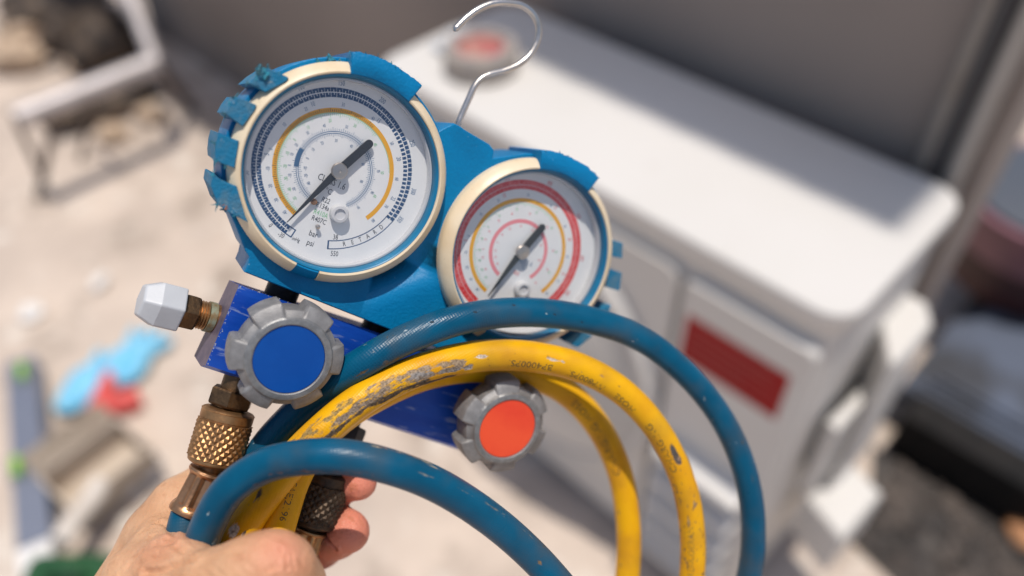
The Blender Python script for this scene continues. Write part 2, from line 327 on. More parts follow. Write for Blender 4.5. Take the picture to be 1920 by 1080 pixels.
v, f = lathe([(FR-.004, .002), (FR-.003, .016), (FR+.006, .018), (FR+.014, .010), (FR+.016, .002)], 72, closed=True); gr.add([(FC[0]+x, -.0118-z, FC[1]+y) for x, y, z in v], f)
for k in range(16):
    t = 2*math.pi*k/16; d = np.array([math.cos(t), 0, math.sin(t)]); P = [np.array([FC[0], -.016, FC[1]])+d*r_+np.array([0, -.046*(1-(r_/FR)**2)+.002, 0]) for r_ in np.linspace(.05, FR-.002, 8)]
    gr.add(*tube(P, .0028, 6))
grille = gr.build('fan_grille', acw, ac)
ringm = None
for k in range(24):
    r_ = .055+(FR-.058)*k/23; y0 = -.016-.046*(1-(r_/FR)**2)
    v, f = lathe([(r_-.0036, -.006), (r_+.0036, -.006), (r_+.0036, .004), (r_-.0036, .004)], 72, closed=True)
    q = MB(); q.add([(FC[0]+x, y0+z, FC[1]+y) for x, y, z in v], f); q.build('grille_ring', acw, grille)
v, f = lathe([(0, .012), (.035, .011), (.052, .004), (.054, -.006)], 48); q = MB(); q.add([(FC[0]+x, -.060-z, FC[1]+y) for x, y, z in v], f); q.build('fan_badge', acw, ac)
fpanel('service_panel', .610, .788, .045, T-.056, .012, .012)
for z in (.345, .275, .21, .145, .08):
    P = [(.628, z, -.0115), (.772, z, -.0115), (.772, z+.028, -.0115), (.628, z+.028, -.0115), (.631, z+.006, -.048), (.769, z+.006, -.048), (.769, z+.020, -.046), (.631, z+.020, -.046)]
    q = MB(); q.add([(a_, c_, b_) for a_, b_, c_ in P], [(0, 1, 5, 4), (1, 2, 6, 5), (2, 3, 7, 6), (3, 0, 4, 7), (4, 5, 6, 7), (0, 3, 2, 1)]); q.build('louvre', acw, ac)
labm = add_specks(mat('red_label_print', (.30, .004, .006), .5, c2=(.36, .010, .010), nscale=4, spec=.15), (.42, .10, .09), 60, .60, .72, (.3, 1, 9))
lb = fpanel('warning_label', .622, .768, T-.192, T-.108, .0008, .002, labm, None, -.0122)
lp = MB()
for k, (x0, x1) in enumerate(((.632, .755), (.632, .742), (.632, .76), (.632, .715), (.632, .748))):
    z = T-.124-k*.013; lp.add([(x0, -.01312, z), (x1, -.01312, z), (x1, -.01312, z+.004), (x0, -.01312, z+.004)], [(0, 1, 2, 3)])
lp.build('label_print', mat('pale_label_lines', (.36, .05, .045), .6), lb, smooth=0, kind='stuff')
# valve cover on the right side with ledge, and the square box below it
def slab(px, z1, z0, name, m_, par, bev=.004):
    pts = [toAB(GZ(x, y, z1)) for x, y in px]; q = MB(); q.add(*prism(pts, z0, z1, bev)); return q.build(name, m_, par)
slab([(1650, 600), (1702, 546), (1740, 566), (1751, 606), (1700, 668), (1668, 690)], .585, .30, 'valve_cover', acw, ac, .01)
slab([(1668, 672), (1702, 664), (1572, 808), (1550, 790)], .50, .34, 'valve_cover_lip', acw, ac, .004)
slab([(1512, 932), (1582, 850), (1656, 925), (1580, 1014)], .30, .20, 'terminal_box', acw, ac, .010)
slab([(1542, 800), (1556, 765), (1580, 778), (1566, 815)], .43, .33, 'hand_grip', acd, ac, .003)
for a_ in (.09, .71): q = MB(); q.add(*box(a_-.05, a_+.05, .0, .30, -.004, .03, .004)); q.build('foot', acd, ac)

# red topped roll and clear wrapper on the air conditioner
p = GZ(903, 128, T); r_ = .046
ro = empty('tape_roll', p); props(ro, 'round grey dish with a red centre lying on top of the white air conditioner', 'tape roll')
tm = mat('grey_tape', (.30, .27, .25), .6, c2=(.36, .31, .27), nscale=40); rm2 = mat('red_core', (.36, .075, .075), .6, c2=(.42, .26, .20), nscale=45, ncontrast=(.42, .62))
q = MB(); q.add(*lathe([(.05, .0), (r_+.010, .001), (r_+.012, .004), (r_+.012, .036), (r_+.008, .040), (.040, .040), (.038, .032)], 40)); q.build('roll_body', tm, ro)
q = MB(); q.add(*lathe([(.0375, .030), (.035, .037), (.012, .040), (0, .041)], 32)); q.build('roll_core', rm2, ro)
p = GZ(862, 92, T); wm = mat('clear_wrap', (.62, .66, .72), .25, c2=(.5, .55, .62), nscale=60, coat=.3)
q = MB(); v = []
for i in range(13):
    for j in range(16):
        t = 2*math.pi*j/16; rr = .035*(i/12)*(1+.35*math.sin(3*t+i)); v.append((p[0]+rr*math.cos(t), p[1]+rr*math.sin(t), T+.002+.03*(1-(i/12)**2)*(.7+.3*math.sin(5*t+2*i))))
q.add(v, grid_faces(13, 16)+[tuple(12*16+i for i in range(16))]); o = q.build('plastic_wrapper', wm, loc=p, smooth=60); props(o, 'small crumpled pale plastic wrapper beside the red centred roll', 'wrapper')

# ------------------------------------------------------------------ things lying about, left side
alu = mat('level_aluminium', (.25, .27, .33), .38, .45, c2=(.22, .24, .30), nscale=10, rvar=.06)
A_, B_ = GZ(38, 672, .055), GZ(72, 1130, .055); d = nz(B_-A_); sd = nz(np.cross([0, 0, 1], d)); ln = np.linalg.norm(B_-A_)
lev = empty('spirit_level', (*A_[:2], 0)); props(lev, 'long grey spirit level with green vials at the lower left edge', 'spirit level')
base = np.array([A_[0], A_[1], 0]); lx = lambda q: d*q[0]+sd*q[1]+np.array([0, 0, q[2]])
def lbox(x0, x1, y0, y1, z0, z1, name, m_, par=lev, b=.0015): q = MB(); q.add(*box(x0, x1, y0, y1, z0, z1, b)); q.xf(lx); return q.build(name, m_, par)
hw = .026
lbox(0, ln*.80, -hw, hw, .010, .050, 'level_beam', alu); lbox(.002, ln*.80, -hw-.003, hw+.003, .050, .056, 'top_rail', alu); lbox(.002, ln*.8, -hw-.003, hw+.003, .0, .0095, 'bottom_rail', alu)
lbox(ln*.805, ln+.1, -hw-.002, hw+.002, .0, .057, 'end_label', mat('white_paint_end', (.72, .70, .68), .5))
gv = mat('green_vial', (.22, .50, .03), .15, c2=(.35, .55, .08), nscale=30)
for x0, y0 in ((.05, .004), (ln*.50, -.018)):
    vb = lbox(x0-.032, x0+.032, y0-.016, y0+.016, .0563, .0585, 'vial_housing', mat('vial_housing', (.13, .15, .17), .5))
    q = MB(); q.add(*lathe([(0, -.022), (.0085, -.021), (.0085, .021), (0, .022)], 14)); q.xf(lambda t: lx((x0+t[2], y0+t[1], .062+t[0]))); q.build('vial', gv, vb)

def blob(c, rx, ry, rz, seed, yaw=0, amp=.25, nu=20, nv=12):
    r2 = np.random.default_rng(seed); ph = r2.uniform(0, 6.28, 8); v = []
    for i in range(nv+1):
        th = math.pi*i/nv
        for j in range(nu):
            t = 2*math.pi*j/nu; k = 1+amp*(math.sin(2*t+ph[0])*math.sin(th)+.6*math.sin(3*t+2*th+ph[1])+.4*math.sin(5*t-3*th+ph[2]))/2
            x, y, z = rx*k*math.sin(th)*math.cos(t), ry*k*math.sin(th)*math.sin(t), rz*k*math.cos(th)
            v.append((c[0]+x*math.cos(yaw)-y*math.sin(yaw), c[1]+x*math.sin(yaw)+y*math.cos(yaw), max(.002, c[2]+z)))
    return v, grid_faces(nv+1, nu)
# folded gloves: two blue palms, red cuffs
p0 = GZ(205, 715); gl = empty('work_gloves', (p0[0], p0[1], 0)); props(gl, 'pair of sky blue and red work gloves lying on the dusty ground', 'gloves')
gb = mat('sky_blue_knit', (.13, .46, .70), .8, c2=(.30, .62, .80), nscale=45, bump=.6, bscale=500); grd = mat('red_cuff_knit', (.62, .075, .07), .85, c2=(.70, .14, .12), nscale=60, bump=.6, bscale=500)
def palm(px, py, rx, ry, ang, sd_):
    c_ = GZ(px, py)-np.array([p0[0], p0[1], 0]); q = MB(); v, f = blob((c_[0], c_[1], .018), rx, ry, .022, sd_, ang, .18); q.add(v, f)
    for k in range(4):
        t = ang+.35*(k-1.5); P = [np.array([c_[0]+math.cos(t)*s*rx, c_[1]+math.sin(t)*s*rx, .016]) for s in (.5, .9, 1.25, 1.5)]; q.add(*tube(P, [.012, .012, .011, .007], 10))
    return q
palm(165, 735, .070, .050, math.radians(62), 3).build('glove_palm', gb, gl, smooth=70); palm(243, 690, .070, .050, math.radians(70), 5).build('glove_palm', gb, gl, smooth=70)
for pts in ([(208, 690), (200, 730), (185, 770), (168, 800)], [(188, 765), (215, 760), (240, 752), (262, 742)]):
    P = [GZ(x, y, .022)-np.array([p0[0], p0[1], 0]) for x, y in pts]; q = MB(); q.add(*tube(P, [.012, .020, .026, .022], 12)); q.build('glove_cuff', grd, gl, smooth=70)

# torn cardboard box
kb = mat('cardboard', (.50, .42, .34), .85, c2=(.43, .355, .28), nscale=8, bump=.2, bscale=100)
c0 = GZ(205, 905); bx = empty('cardboard_box', (c0[0], c0[1], 0), math.radians(52)); props(bx, 'open torn cardboard box between the spirit level and the wrist', 'box')
for (x0, x1, y0, y1) in ((-.085, .085, -.06, -.055), (-.085, .085, .055, .06), (-.085, -.080, -.055, .055), (.080, .085, -.055, .055)): q = MB(); q.add(*box(x0, x1, y0, y1, 0, .075)); q.build('box_side', kb, bx)
q = MB(); q.add(*box(-.080, .080, -.055, .055, .001, .005)); q.build('box_bottom', kb, bx)
for (x0, x1, y, tl) in ((-.083, .083, .06, .5), (-.083, .083, -.06, -.9)):
    q = MB(); q.add(*box(x0, x1, 0, .055, -.0015, .0015)); q.xf(lambda t: np.array([t[0], y+(1 if y > 0 else -1)*t[1]*math.cos(tl), .0765+t[1]*math.sin(abs(tl))*.6])); q.build('box_flap', kb, bx)
wp = mat('pale_pipe_insulation', (.66, .60, .54), .8, c2=(.55, .49, .43), nscale=20)
P = [GZ(x, y, .095) for x, y in ((112, 1015), (140, 975), (172, 935), (195, 900))]; q = MB(); q.add(*tube(spline(P, .01)[0], .018, 16)); o = q.build('foam_tube', wp, loc=P[0]); props(o, 'pale foam pipe sleeve lying across the open cardboard box', 'foam sleeve')
gp = mat('dark_green_plastic', (.006, .06, .016), .45, c2=(.01, .08, .02), nscale=15)
c_ = GZ(165, 1120); q = MB(); q.add(*prism([(c_[0]+x, c_[1]+y) for x, y in rrect(-.09, .07, -.05, .05, .02)], 0.001, .07, .012)); gb2 = q.build('green_case', gp, loc=c_); props(gb2, 'dark green plastic tool case at the bottom left', 'tool case')
q = MB(); q.add(*tube(spline([np.array([-.04, 0, .066]), np.array([-.03, 0, .095]), np.array([.02, 0, .095]), np.array([.03, 0, .066])], .006)[0], .006, 10)); q.build('case_handle', gp, gb2)
# litter: white scraps
sc = mat('white_scrap', (.75, .73, .71), .8)
for i, (px, py, sz, lab) in enumerate([(62, 590, .032, 'white crumpled scrap on the ground above the spirit level'), (190, 532, .024, 'small white scrap between the blue gloves and the big gauge'), (215, 815, .03, 'white scrap just below the red glove cuffs'), (283, 880, .034, 'white scrap on the ground beside the wrist'), (225, 925, .03, 'pale paper scrap at the mouth of the cardboard box')]):
    c_ = GZ(px, py); q = MB(); v, f = blob((c_[0], c_[1], .008), sz, sz*.75, .012, 40+i, i*.8, .5); q.add(v, f); o = q.build('scrap', sc, loc=c_, smooth=60); props(o, lab, 'scrap', 'white scraps on the ground')

# steel stool-like frame, upper left
fm = mat('galvanised_steel', (.56, .52, .52), .45, .35, c2=(.46, .42, .41), nscale=20); fd = mat('rusty_dark_steel', (.10, .085, .075), .6, .4, c2=(.16, .11, .08), nscale=30)
zt = .26; J = GZ(292, 118, zt); K = GZ(30, 222, zt); st = empty('steel_stand', (*(J[:2]+K[:2])/2, 0)); props(st, 'low steel stand with a pale top bar and dark legs at upper left', 'stand'); sb = np.array([(J[0]+K[0])/2, (J[1]+K[1])/2, 0])
def bar(P, r, name, m_): q = MB(); q.add(*tube(np.array(P)-sb, r, 12)); return q.build(name, m_, st)
bar([K, K*.7+J*.3, K*.3+J*.7, J], .028, 'top_bar', fm)
up = GZ(235, -30, .42); bar([J, J*.5+up*.5, up], .020, 'upright', fm); dn = GZ(362, 205, 0.0); bar([J, J*.5+dn*.5, dn], .016, 'leg', fd)
l1 = GZ(72, 372, 0.0); k2 = K*.72+J*.28; bar([k2, k2*.5+l1*.5, l1], .010, 'leg', fd); l2 = GZ(78, 330, .03); bar([K, K*.5+l2*.5, l2], .009, 'leg', fd)
l3 = GZ(60, 340, .0); bar([K*.5+J*.5, (K+J)*.25+l3*.5+np.array([.05, .1, 0]), GZ(150, 300, 0)], .008, 'brace', fd)
# dark bags and rubble further back
bagm = mat('black_bag', (.038, .032, .03), .8, spec=.15, c2=(.16, .12, .09), nscale=14, ncontrast=(.42, .66), bump=1.0, bscale=25)
for px, py, rx, ry, rz, lab in ((200, 110, .17, .11, .10, 'black sack heaped against the wall behind the steel stand'), (105, 40, .20, .13, .07, 'dark flattened bag at the top left corner'), (205, 215, .19, .06, .05, 'dark bundle lying below the pale top bar of the stand')):
    c_ = GZ(px, py); q = MB(); v, f = blob((c_[0], c_[1], rz*.7), rx, ry, rz, int(px), .6, .55); q.add(v, f); o = q.build('black_sack', bagm, loc=c_, smooth=70); props(o, lab, 'bag', 'dark bags at the upper left')
rub = mat('tan_stone', (.52, .39, .28), .9, c2=(.42, .31, .22), nscale=12, bump=.6, bscale=60)
for i, (px, py, s_, lab) in enumerate(((35, 125, .10, 'big pale tan stone at the left edge behind the stand'), (58, 70, .06, 'tan stone resting above the big pale stone'), (25, 62, .05, 'small tan stone at the left edge'), (90, 95, .05, 'broken tan stone beside the black sack'), (150, 135, .045, 'dusty stone under the upper left stand'), (290, 225, .05, 'tan stone beside the stand leg'), (215, 262, .05, 'flat tan stone in front of the dark bundle'))):
    c_ = GZ(px, py); q = MB(); v, f = blob((c_[0], c_[1], s_*.45), s_, s_*.8, s_*.6, 90+i, i*.7, .35, 14, 8); q.add(v, f); o = q.build('stone', rub, loc=c_, smooth=30); props(o, lab, 'stone', 'stones at the upper left')

# ------------------------------------------------------------------ right side: gravel, duct, sheet, bucket, with shade put into their dark colours
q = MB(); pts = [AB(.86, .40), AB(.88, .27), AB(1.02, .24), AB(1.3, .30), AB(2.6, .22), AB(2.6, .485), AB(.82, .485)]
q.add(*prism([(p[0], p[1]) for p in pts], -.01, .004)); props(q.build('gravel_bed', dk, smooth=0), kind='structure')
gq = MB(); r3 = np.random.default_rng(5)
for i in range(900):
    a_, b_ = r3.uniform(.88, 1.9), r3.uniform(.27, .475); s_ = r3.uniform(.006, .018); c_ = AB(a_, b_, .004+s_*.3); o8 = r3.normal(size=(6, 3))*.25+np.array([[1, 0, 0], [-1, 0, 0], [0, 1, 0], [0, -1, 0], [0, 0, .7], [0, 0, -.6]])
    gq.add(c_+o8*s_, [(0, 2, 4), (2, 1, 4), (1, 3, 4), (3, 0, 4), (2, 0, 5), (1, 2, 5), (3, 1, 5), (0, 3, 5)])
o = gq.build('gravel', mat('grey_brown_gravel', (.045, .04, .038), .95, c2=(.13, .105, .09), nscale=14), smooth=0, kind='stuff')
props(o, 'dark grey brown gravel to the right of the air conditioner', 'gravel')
dm = mat('shade_black_duct', (.007, .0065, .0065), .7, spec=.2, c2=(.014, .012, .011), nscale=20, bump=.3, bscale=60)  # near-black colour includes the shade on the front face
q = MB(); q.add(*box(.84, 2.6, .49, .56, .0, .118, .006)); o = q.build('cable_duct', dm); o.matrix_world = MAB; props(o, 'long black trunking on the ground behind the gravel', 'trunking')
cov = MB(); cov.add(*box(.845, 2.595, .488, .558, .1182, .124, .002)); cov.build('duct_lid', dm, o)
bsm = mat('shade_grey_sheet', (.10, .118, .16), .5, .1, spec=.25, c2=(.055, .057, .065), nscale=7, ncontrast=(.42, .6), bump=.2, bscale=30)  # base colour darkened to hold the shade over the sheets
q = MB(); q.add(*box(.80, 2.6, .565, 1.25, .0, .10, .006)); o = q.build('metal_sheet_stack', bsm); o.matrix_world = MAB; props(o, 'blue grey metal sheets stacked at the right edge, shade put into their colour', 'metal sheets')
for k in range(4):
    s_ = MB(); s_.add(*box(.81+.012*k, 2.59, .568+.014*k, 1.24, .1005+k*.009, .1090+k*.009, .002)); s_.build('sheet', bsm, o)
pk = mat('pink_plastic', (.24, .11, .135), .5, c2=(.19, .09, .11), nscale=14); dr = mat('dark_red_plastic', (.05, .012, .014), .6, c2=(.04, .014, .015), nscale=10)
ba, bb = toAB(GZ(1905, 505, .137)); bk = empty('plastic_bucket', tuple(AB(ba, bb, .137))); props(bk, 'pinkish plastic tub with dark red base at the right edge behind the pipes', 'tub')
q = MB(); q.add(*lathe([(.15, 0), (.16, .02), (.165, .10)], 40)); q.build('tub_base', dr, bk)
q = MB(); q.add(*lathe([(.1655, .1005), (.175, .19), (.185, .195), (.185, .205), (.168, .205), (.160, .11), (0, .105)], 40)); q.build('tub_body', pk, bk)
lid = MB(); lid.add(*lathe([(.166, .2055), (.166, .212), (.10, .222), (0, .224)], 40)); lid.build('tub_lid', mat('grey_blue_lid', (.07, .08, .10), .5), bk)
st2 = mat('orange_stone', (.55, .27, .13), .9, c2=(.4, .2, .1), nscale=20)
c_ = GZ(1912, 1010); q = MB(); v, f = blob((c_[0], c_[1], .02), .035, .03, .022, 77, 0, .3, 12, 8); q.add(v, f); o = q.build('brick_fragment', st2, loc=c_, smooth=30); props(o, 'orange brick fragment at the lower right edge', 'brick')

# ================================================================== the gauge set
gs = empty('manifold_gauge_set', mw=MG)
props(gs, 'blue twin gauge manifold with two round dials, aluminium knobs and a wire hook', 'gauge set')
mm = .001
c1, c2 = np.array([-40.72, 0.]), np.array([40.72, 0.])
BR = 40.2; PWF = -4.0
# boot outline (front plane w = -6)
def arc(c, r, a0, a1, n): return [np.array([c[0]+r*math.cos(math.radians(t)), c[1]+r*math.sin(math.radians(t))]) for t in np.linspace(a0, a1, n)]
def angd(c, p): return math.degrees(math.atan2(p[1]-c[1], p[0]-c[0]))
bp = lambda x, y: L(x, y, -4)
p_boss = [bp(925, 296), bp(927, 281), bp(918, 270), bp(872, 243), bp(866, 238), bp(852, 231), bp(838, 237), bp(828, 243)]
a_s = angd(c1, p_boss[-1]); bl = [bp(459, 470), bp(467, 482), bp(464, 496), bp(458, 511)]; a_e = angd(c1, bp(436, 424)) % 360
br_ = [bp(800, 646), bp(850, 664)]
a2s = angd(c2, bp(900, 668)); a2e = angd(c2, bp(985, 291))
out = arc(c1, BR, a_s, a_e, 70)+bl+[bl[-1]+(br_[0]-bl[-1])*t for t in (.1, .3, .6)]+br_+arc(c2, BR, a2s, a2e+0, 70)+p_boss[:-1]
def boot():
    q = MB(); hole = [arc(c, 36.5, 0, 360, 73)[:-1] for c in (c1, c2)]; ins = inset(out, 1.0)
    V = [Vector(p) for p in ins]; E = [(i, (i+1) % len(ins)) for i in range(len(ins))]
    for h in hole:
        b = len(V); V += [Vector(p) for p in h]; E += [(b+i, b+(i+1) % len(h)) for i in range(len(h))]
    r = geometry.delaunay_2d_cdt(V, E, [], 1, 1e-5); R0 = r[0]
    def keep(t): m = sum((np.array(R0[i]) for i in t), np.zeros(2))/len(t); return all(np.linalg.norm(m-c) > 36.3 for c in (c1, c2))
    q.add([(p[0], p[1], PWF) for p in R0], [t for t in r[2] if keep(t)])
    n = len(out); rows = [(ins, PWF), (inset(out, .3), PWF-.3), (out, PWF-1), (out, -31), (inset(out, 1.5), -33)]
    v = [];
    for P, z in rows: v += [(p[0], p[1], z) for p in P]
    q.add(v, grid_faces(len(rows), n)+[tuple(4*n+i for i in range(n))])
    for h in hole:
        v = [(p[0], p[1], z) for z in (PWF, -12) for p in h]; q.add(v, grid_faces(2, len(h)))
    return q
bt = boot().build('boot', boot_m, gs, smooth=40, scale=mm)
# merge the doubled rim verts so shading stays clean
bm = bmesh.new(); bm.from_mesh(bt.data); bmesh.ops.remove_doubles(bm, verts=bm.verts, dist=2e-5); bmesh.ops.recalc_face_normals(bm, faces=bm.faces); bm.to_mesh(bt.data); bm.free(); bt.data.set_sharp_from_angle(angle=math.radians(30))
def rough_poly(P, step=2.2, j=.1):
    P = np.array(P); o = []
    for i in range(len(P)):
        a, b = P[i], P[(i+1) % len(P)]; k = max(1, int(np.linalg.norm(b-a)/step))
        for t in range(k): o.append(a+(b-a)*t/k+(nrng.normal(size=2)*j if t else 0))
    return o
def lug(px, w1=1.2, w0=-27, j=.16, lab=None, bev=.35):
    P = rough_poly([L(x, y, w1) for x, y in px], 2.4, j*.6); q = MB(); q.add(*prism(P, w0, w1, bev, .4)); o = q.build('lug', lug_m, bt, smooth=22, scale=mm)
    if lab: o['label'] = lab
    return o, P
def shreds(P, idx, n, w1, name='rubber_shred', size=1.0):
    q = MB()
    for _ in range(n):
        i = rnd.choice(idx); p = np.array(P[i % len(P)]); w_ = w1-abs(rnd.gauss(0, 1.2)); d = np.array([rnd.gauss(0, 1), rnd.gauss(0, 1), rnd.gauss(0, .7)])*size
        b = np.array([p[0], p[1], w_]); s = [b+nrng.normal(size=3)*.35*size for _ in range(4)]; t = b+d
        q.add(s+[t, t+nrng.normal(size=3)*.25], [(0, 1, 4), (1, 2, 5, 4), (2, 3, 5), (3, 0, 4, 5), (0, 3, 2, 1)])
    return q
lugs1 = [([(466, 156), (484, 140), (503, 128), (541, 145), (537, 152), (498, 173)], 'torn rubber lug at the upper left of the big gauge'),
         ([(423, 213), (432, 196), (443, 182), (481, 197), (478, 206), (455, 237)], None),
         ([(403, 288), (405, 268), (410, 249), (448, 264), (440, 315), (404, 302)], None),
         ([(395, 349), (398, 331), (401, 330), (444, 349), (465, 417), (440, 404), (408, 384)], 'battered lowest lug with an orange scuff')]
for k, (px, lab) in enumerate(lugs1):
    o, P = lug(px, 2.9, -27, .2, lab); n = len(P)
    idx = list(range(0, n*2//5)) if k < 2 else list(range(n*3//4, n+n//5))
    shreds(P, idx, 22, 2.7, size=.8).build('torn_edge', torn_m, bt, smooth=0, scale=mm, kind='stuff')
q = MB(); P0 = np.array([*L(485, 140, 2.6), 2.6])
for _ in range(26):
    b = P0+nrng.normal(size=3)*[.9, .9, .6]; t = b+np.array([-.3, 2.6, .3])*rnd.uniform(.3, 1)+nrng.normal(size=3)*.5; e = nrng.normal(size=3)*.35
    q.add([b-e, b+e, t+e*.6, t-e*.6, (b+t)/2+nrng.normal(size=3)*.4], [(0, 1, 4), (1, 2, 4), (2, 3, 4), (3, 0, 4), (0, 3, 2, 1)])
q.build('torn_edge', torn_m, bt, smooth=0, scale=mm, kind='stuff')
sc_m = mat('orange_scuff', (.42, .10, .03), .8, c2=(.3, .12, .06), nscale=900); q = MB(); cc = L(423, 385, 3.0)
for _ in range(9): b = np.array([cc[0]+rnd.gauss(0, .8), cc[1]+rnd.gauss(0, .45), 2.85]); q.add([b+nrng.normal(size=3)*[.5, .5, .15] for _ in range(4)], [(0, 1, 2), (0, 2, 3), (0, 3, 1), (1, 3, 2)])
q.build('orange_scuff', sc_m, bt, smooth=0, scale=mm, kind='stuff')
def arclug(c, r0, r1, a0, a1, w1, w0, n=22):
    P = arc(c, r1, a0, a1, n)+arc(c, r0, a1, a0, n); P = [p+(nrng.normal(size=2)*.13 if i < n else 0) for i, p in enumerate(P)]
    q = MB(); q.add(*prism(P, w0, w1, .7, .4)); return q.build('lug', boot_m, bt, smooth=45, scale=mm), P
ang = lambda c, x, y: angd(c, L(x, y, 3))
o, P = arclug(c1, 34.4, 42.0, ang(c1, 777, 180), ang(c1, 658, 120), 3.4, -27); o['label'] = 'long chipped rubber lug over the top of the big gauge'
shreds(P, list(range(0, 22)), 26, 3.3, size=.6).build('torn_edge', torn_m, bt, smooth=0, scale=mm, kind='stuff')
o, P = arclug(c2, 34.4, 41.8, ang(c2, 1106, 356), ang(c2, 1013, 306), 3.4, -27); o['label'] = 'long chipped rubber lug over the top of the small dial'
shreds(P, list(range(0, 22)), 14, 3.3, size=.5).build('torn_edge', torn_m, bt, smooth=0, scale=mm, kind='stuff')
# small broken piece on top of gauge one
q = MB(); P = [np.array([*L(x, y, -3), -3.]) for x, y in ((597, 113), (610, 109), (622, 110), (634, 113))]
for p in P: q.add([p+nrng.normal(size=3)*.9 for _ in range(5)], [(0, 1, 2), (0, 2, 3), (0, 3, 4), (1, 4, 3, 2), (0, 4, 1)])
q.build('torn_edge', torn_m, bt, smooth=0, scale=mm, kind='stuff')
for px in ([(1140, 446), (1168, 456), (1167, 485), (1143, 479)], [(1140, 503), (1167, 512), (1161, 546), (1136, 538)], [(1110, 588), (1146, 572), (1140, 598), (1118, 608)], [(1058, 640), (1087, 622), (1111, 630), (1084, 652)]):
    lug(px, -4.0, -27, .12)

# gauges
textcache = {}
def glyphs(s):
    if s not in textcache:
        cu = bpy.data.curves.new('t', 'FONT'); cu.body = s; cu.align_x = 'CENTER'; cu.align_y = 'CENTER'; cu.resolution_u = 2; o = bpy.data.objects.new('t', cu)
        me = o.to_mesh(); textcache[s] = ([tuple(v.co) for v in me.vertices], [tuple(p.vertices) for p in me.polygons]); o.to_mesh_clear(); bpy.data.objects.remove(o); bpy.data.curves.remove(cu)
    return textcache[s]
class Print(MB):
    def text(s, t, x, y, size, rot, z, mi, sx=.8):
        v, f = glyphs(t); c_, s_ = math.cos(rot), math.sin(rot)
        s.add([(x+(p[0]*sx*c_-p[1]*s_)*size, y+(p[0]*sx*s_+p[1]*c_)*size, z) for p in v], f, mi)
    def ring(s, c, r0, r1, a0, a1, z, mi, n=None):
        n = n or max(2, int(abs(a1-a0)/3)); v = [(c[0]+r*math.cos(math.radians(t)), c[1]+r*math.sin(math.radians(t)), z) for r in (r0, r1) for t in np.linspace(a0, a1, n+1)]
        s.add(v, grid_faces(2, n+1, False), mi)
    def tick(s, c, r0, r1, a, wd, z, mi):
        t = math.radians(a); d = np.array([math.cos(t), math.sin(t)]); e = np.array([-d[1], d[0]])*wd/2
        s.add([(*(c+d*r0-e), z), (*(c+d*r1-e), z), (*(c+d*r1+e), z), (*(c+d*r0+e), z)], [(0, 1, 2, 3)], mi)
DW = -5.2
PMATS = [navy_m, orange_m, green_m, slate_m, black_m, red_m, pink_m, dial_m]
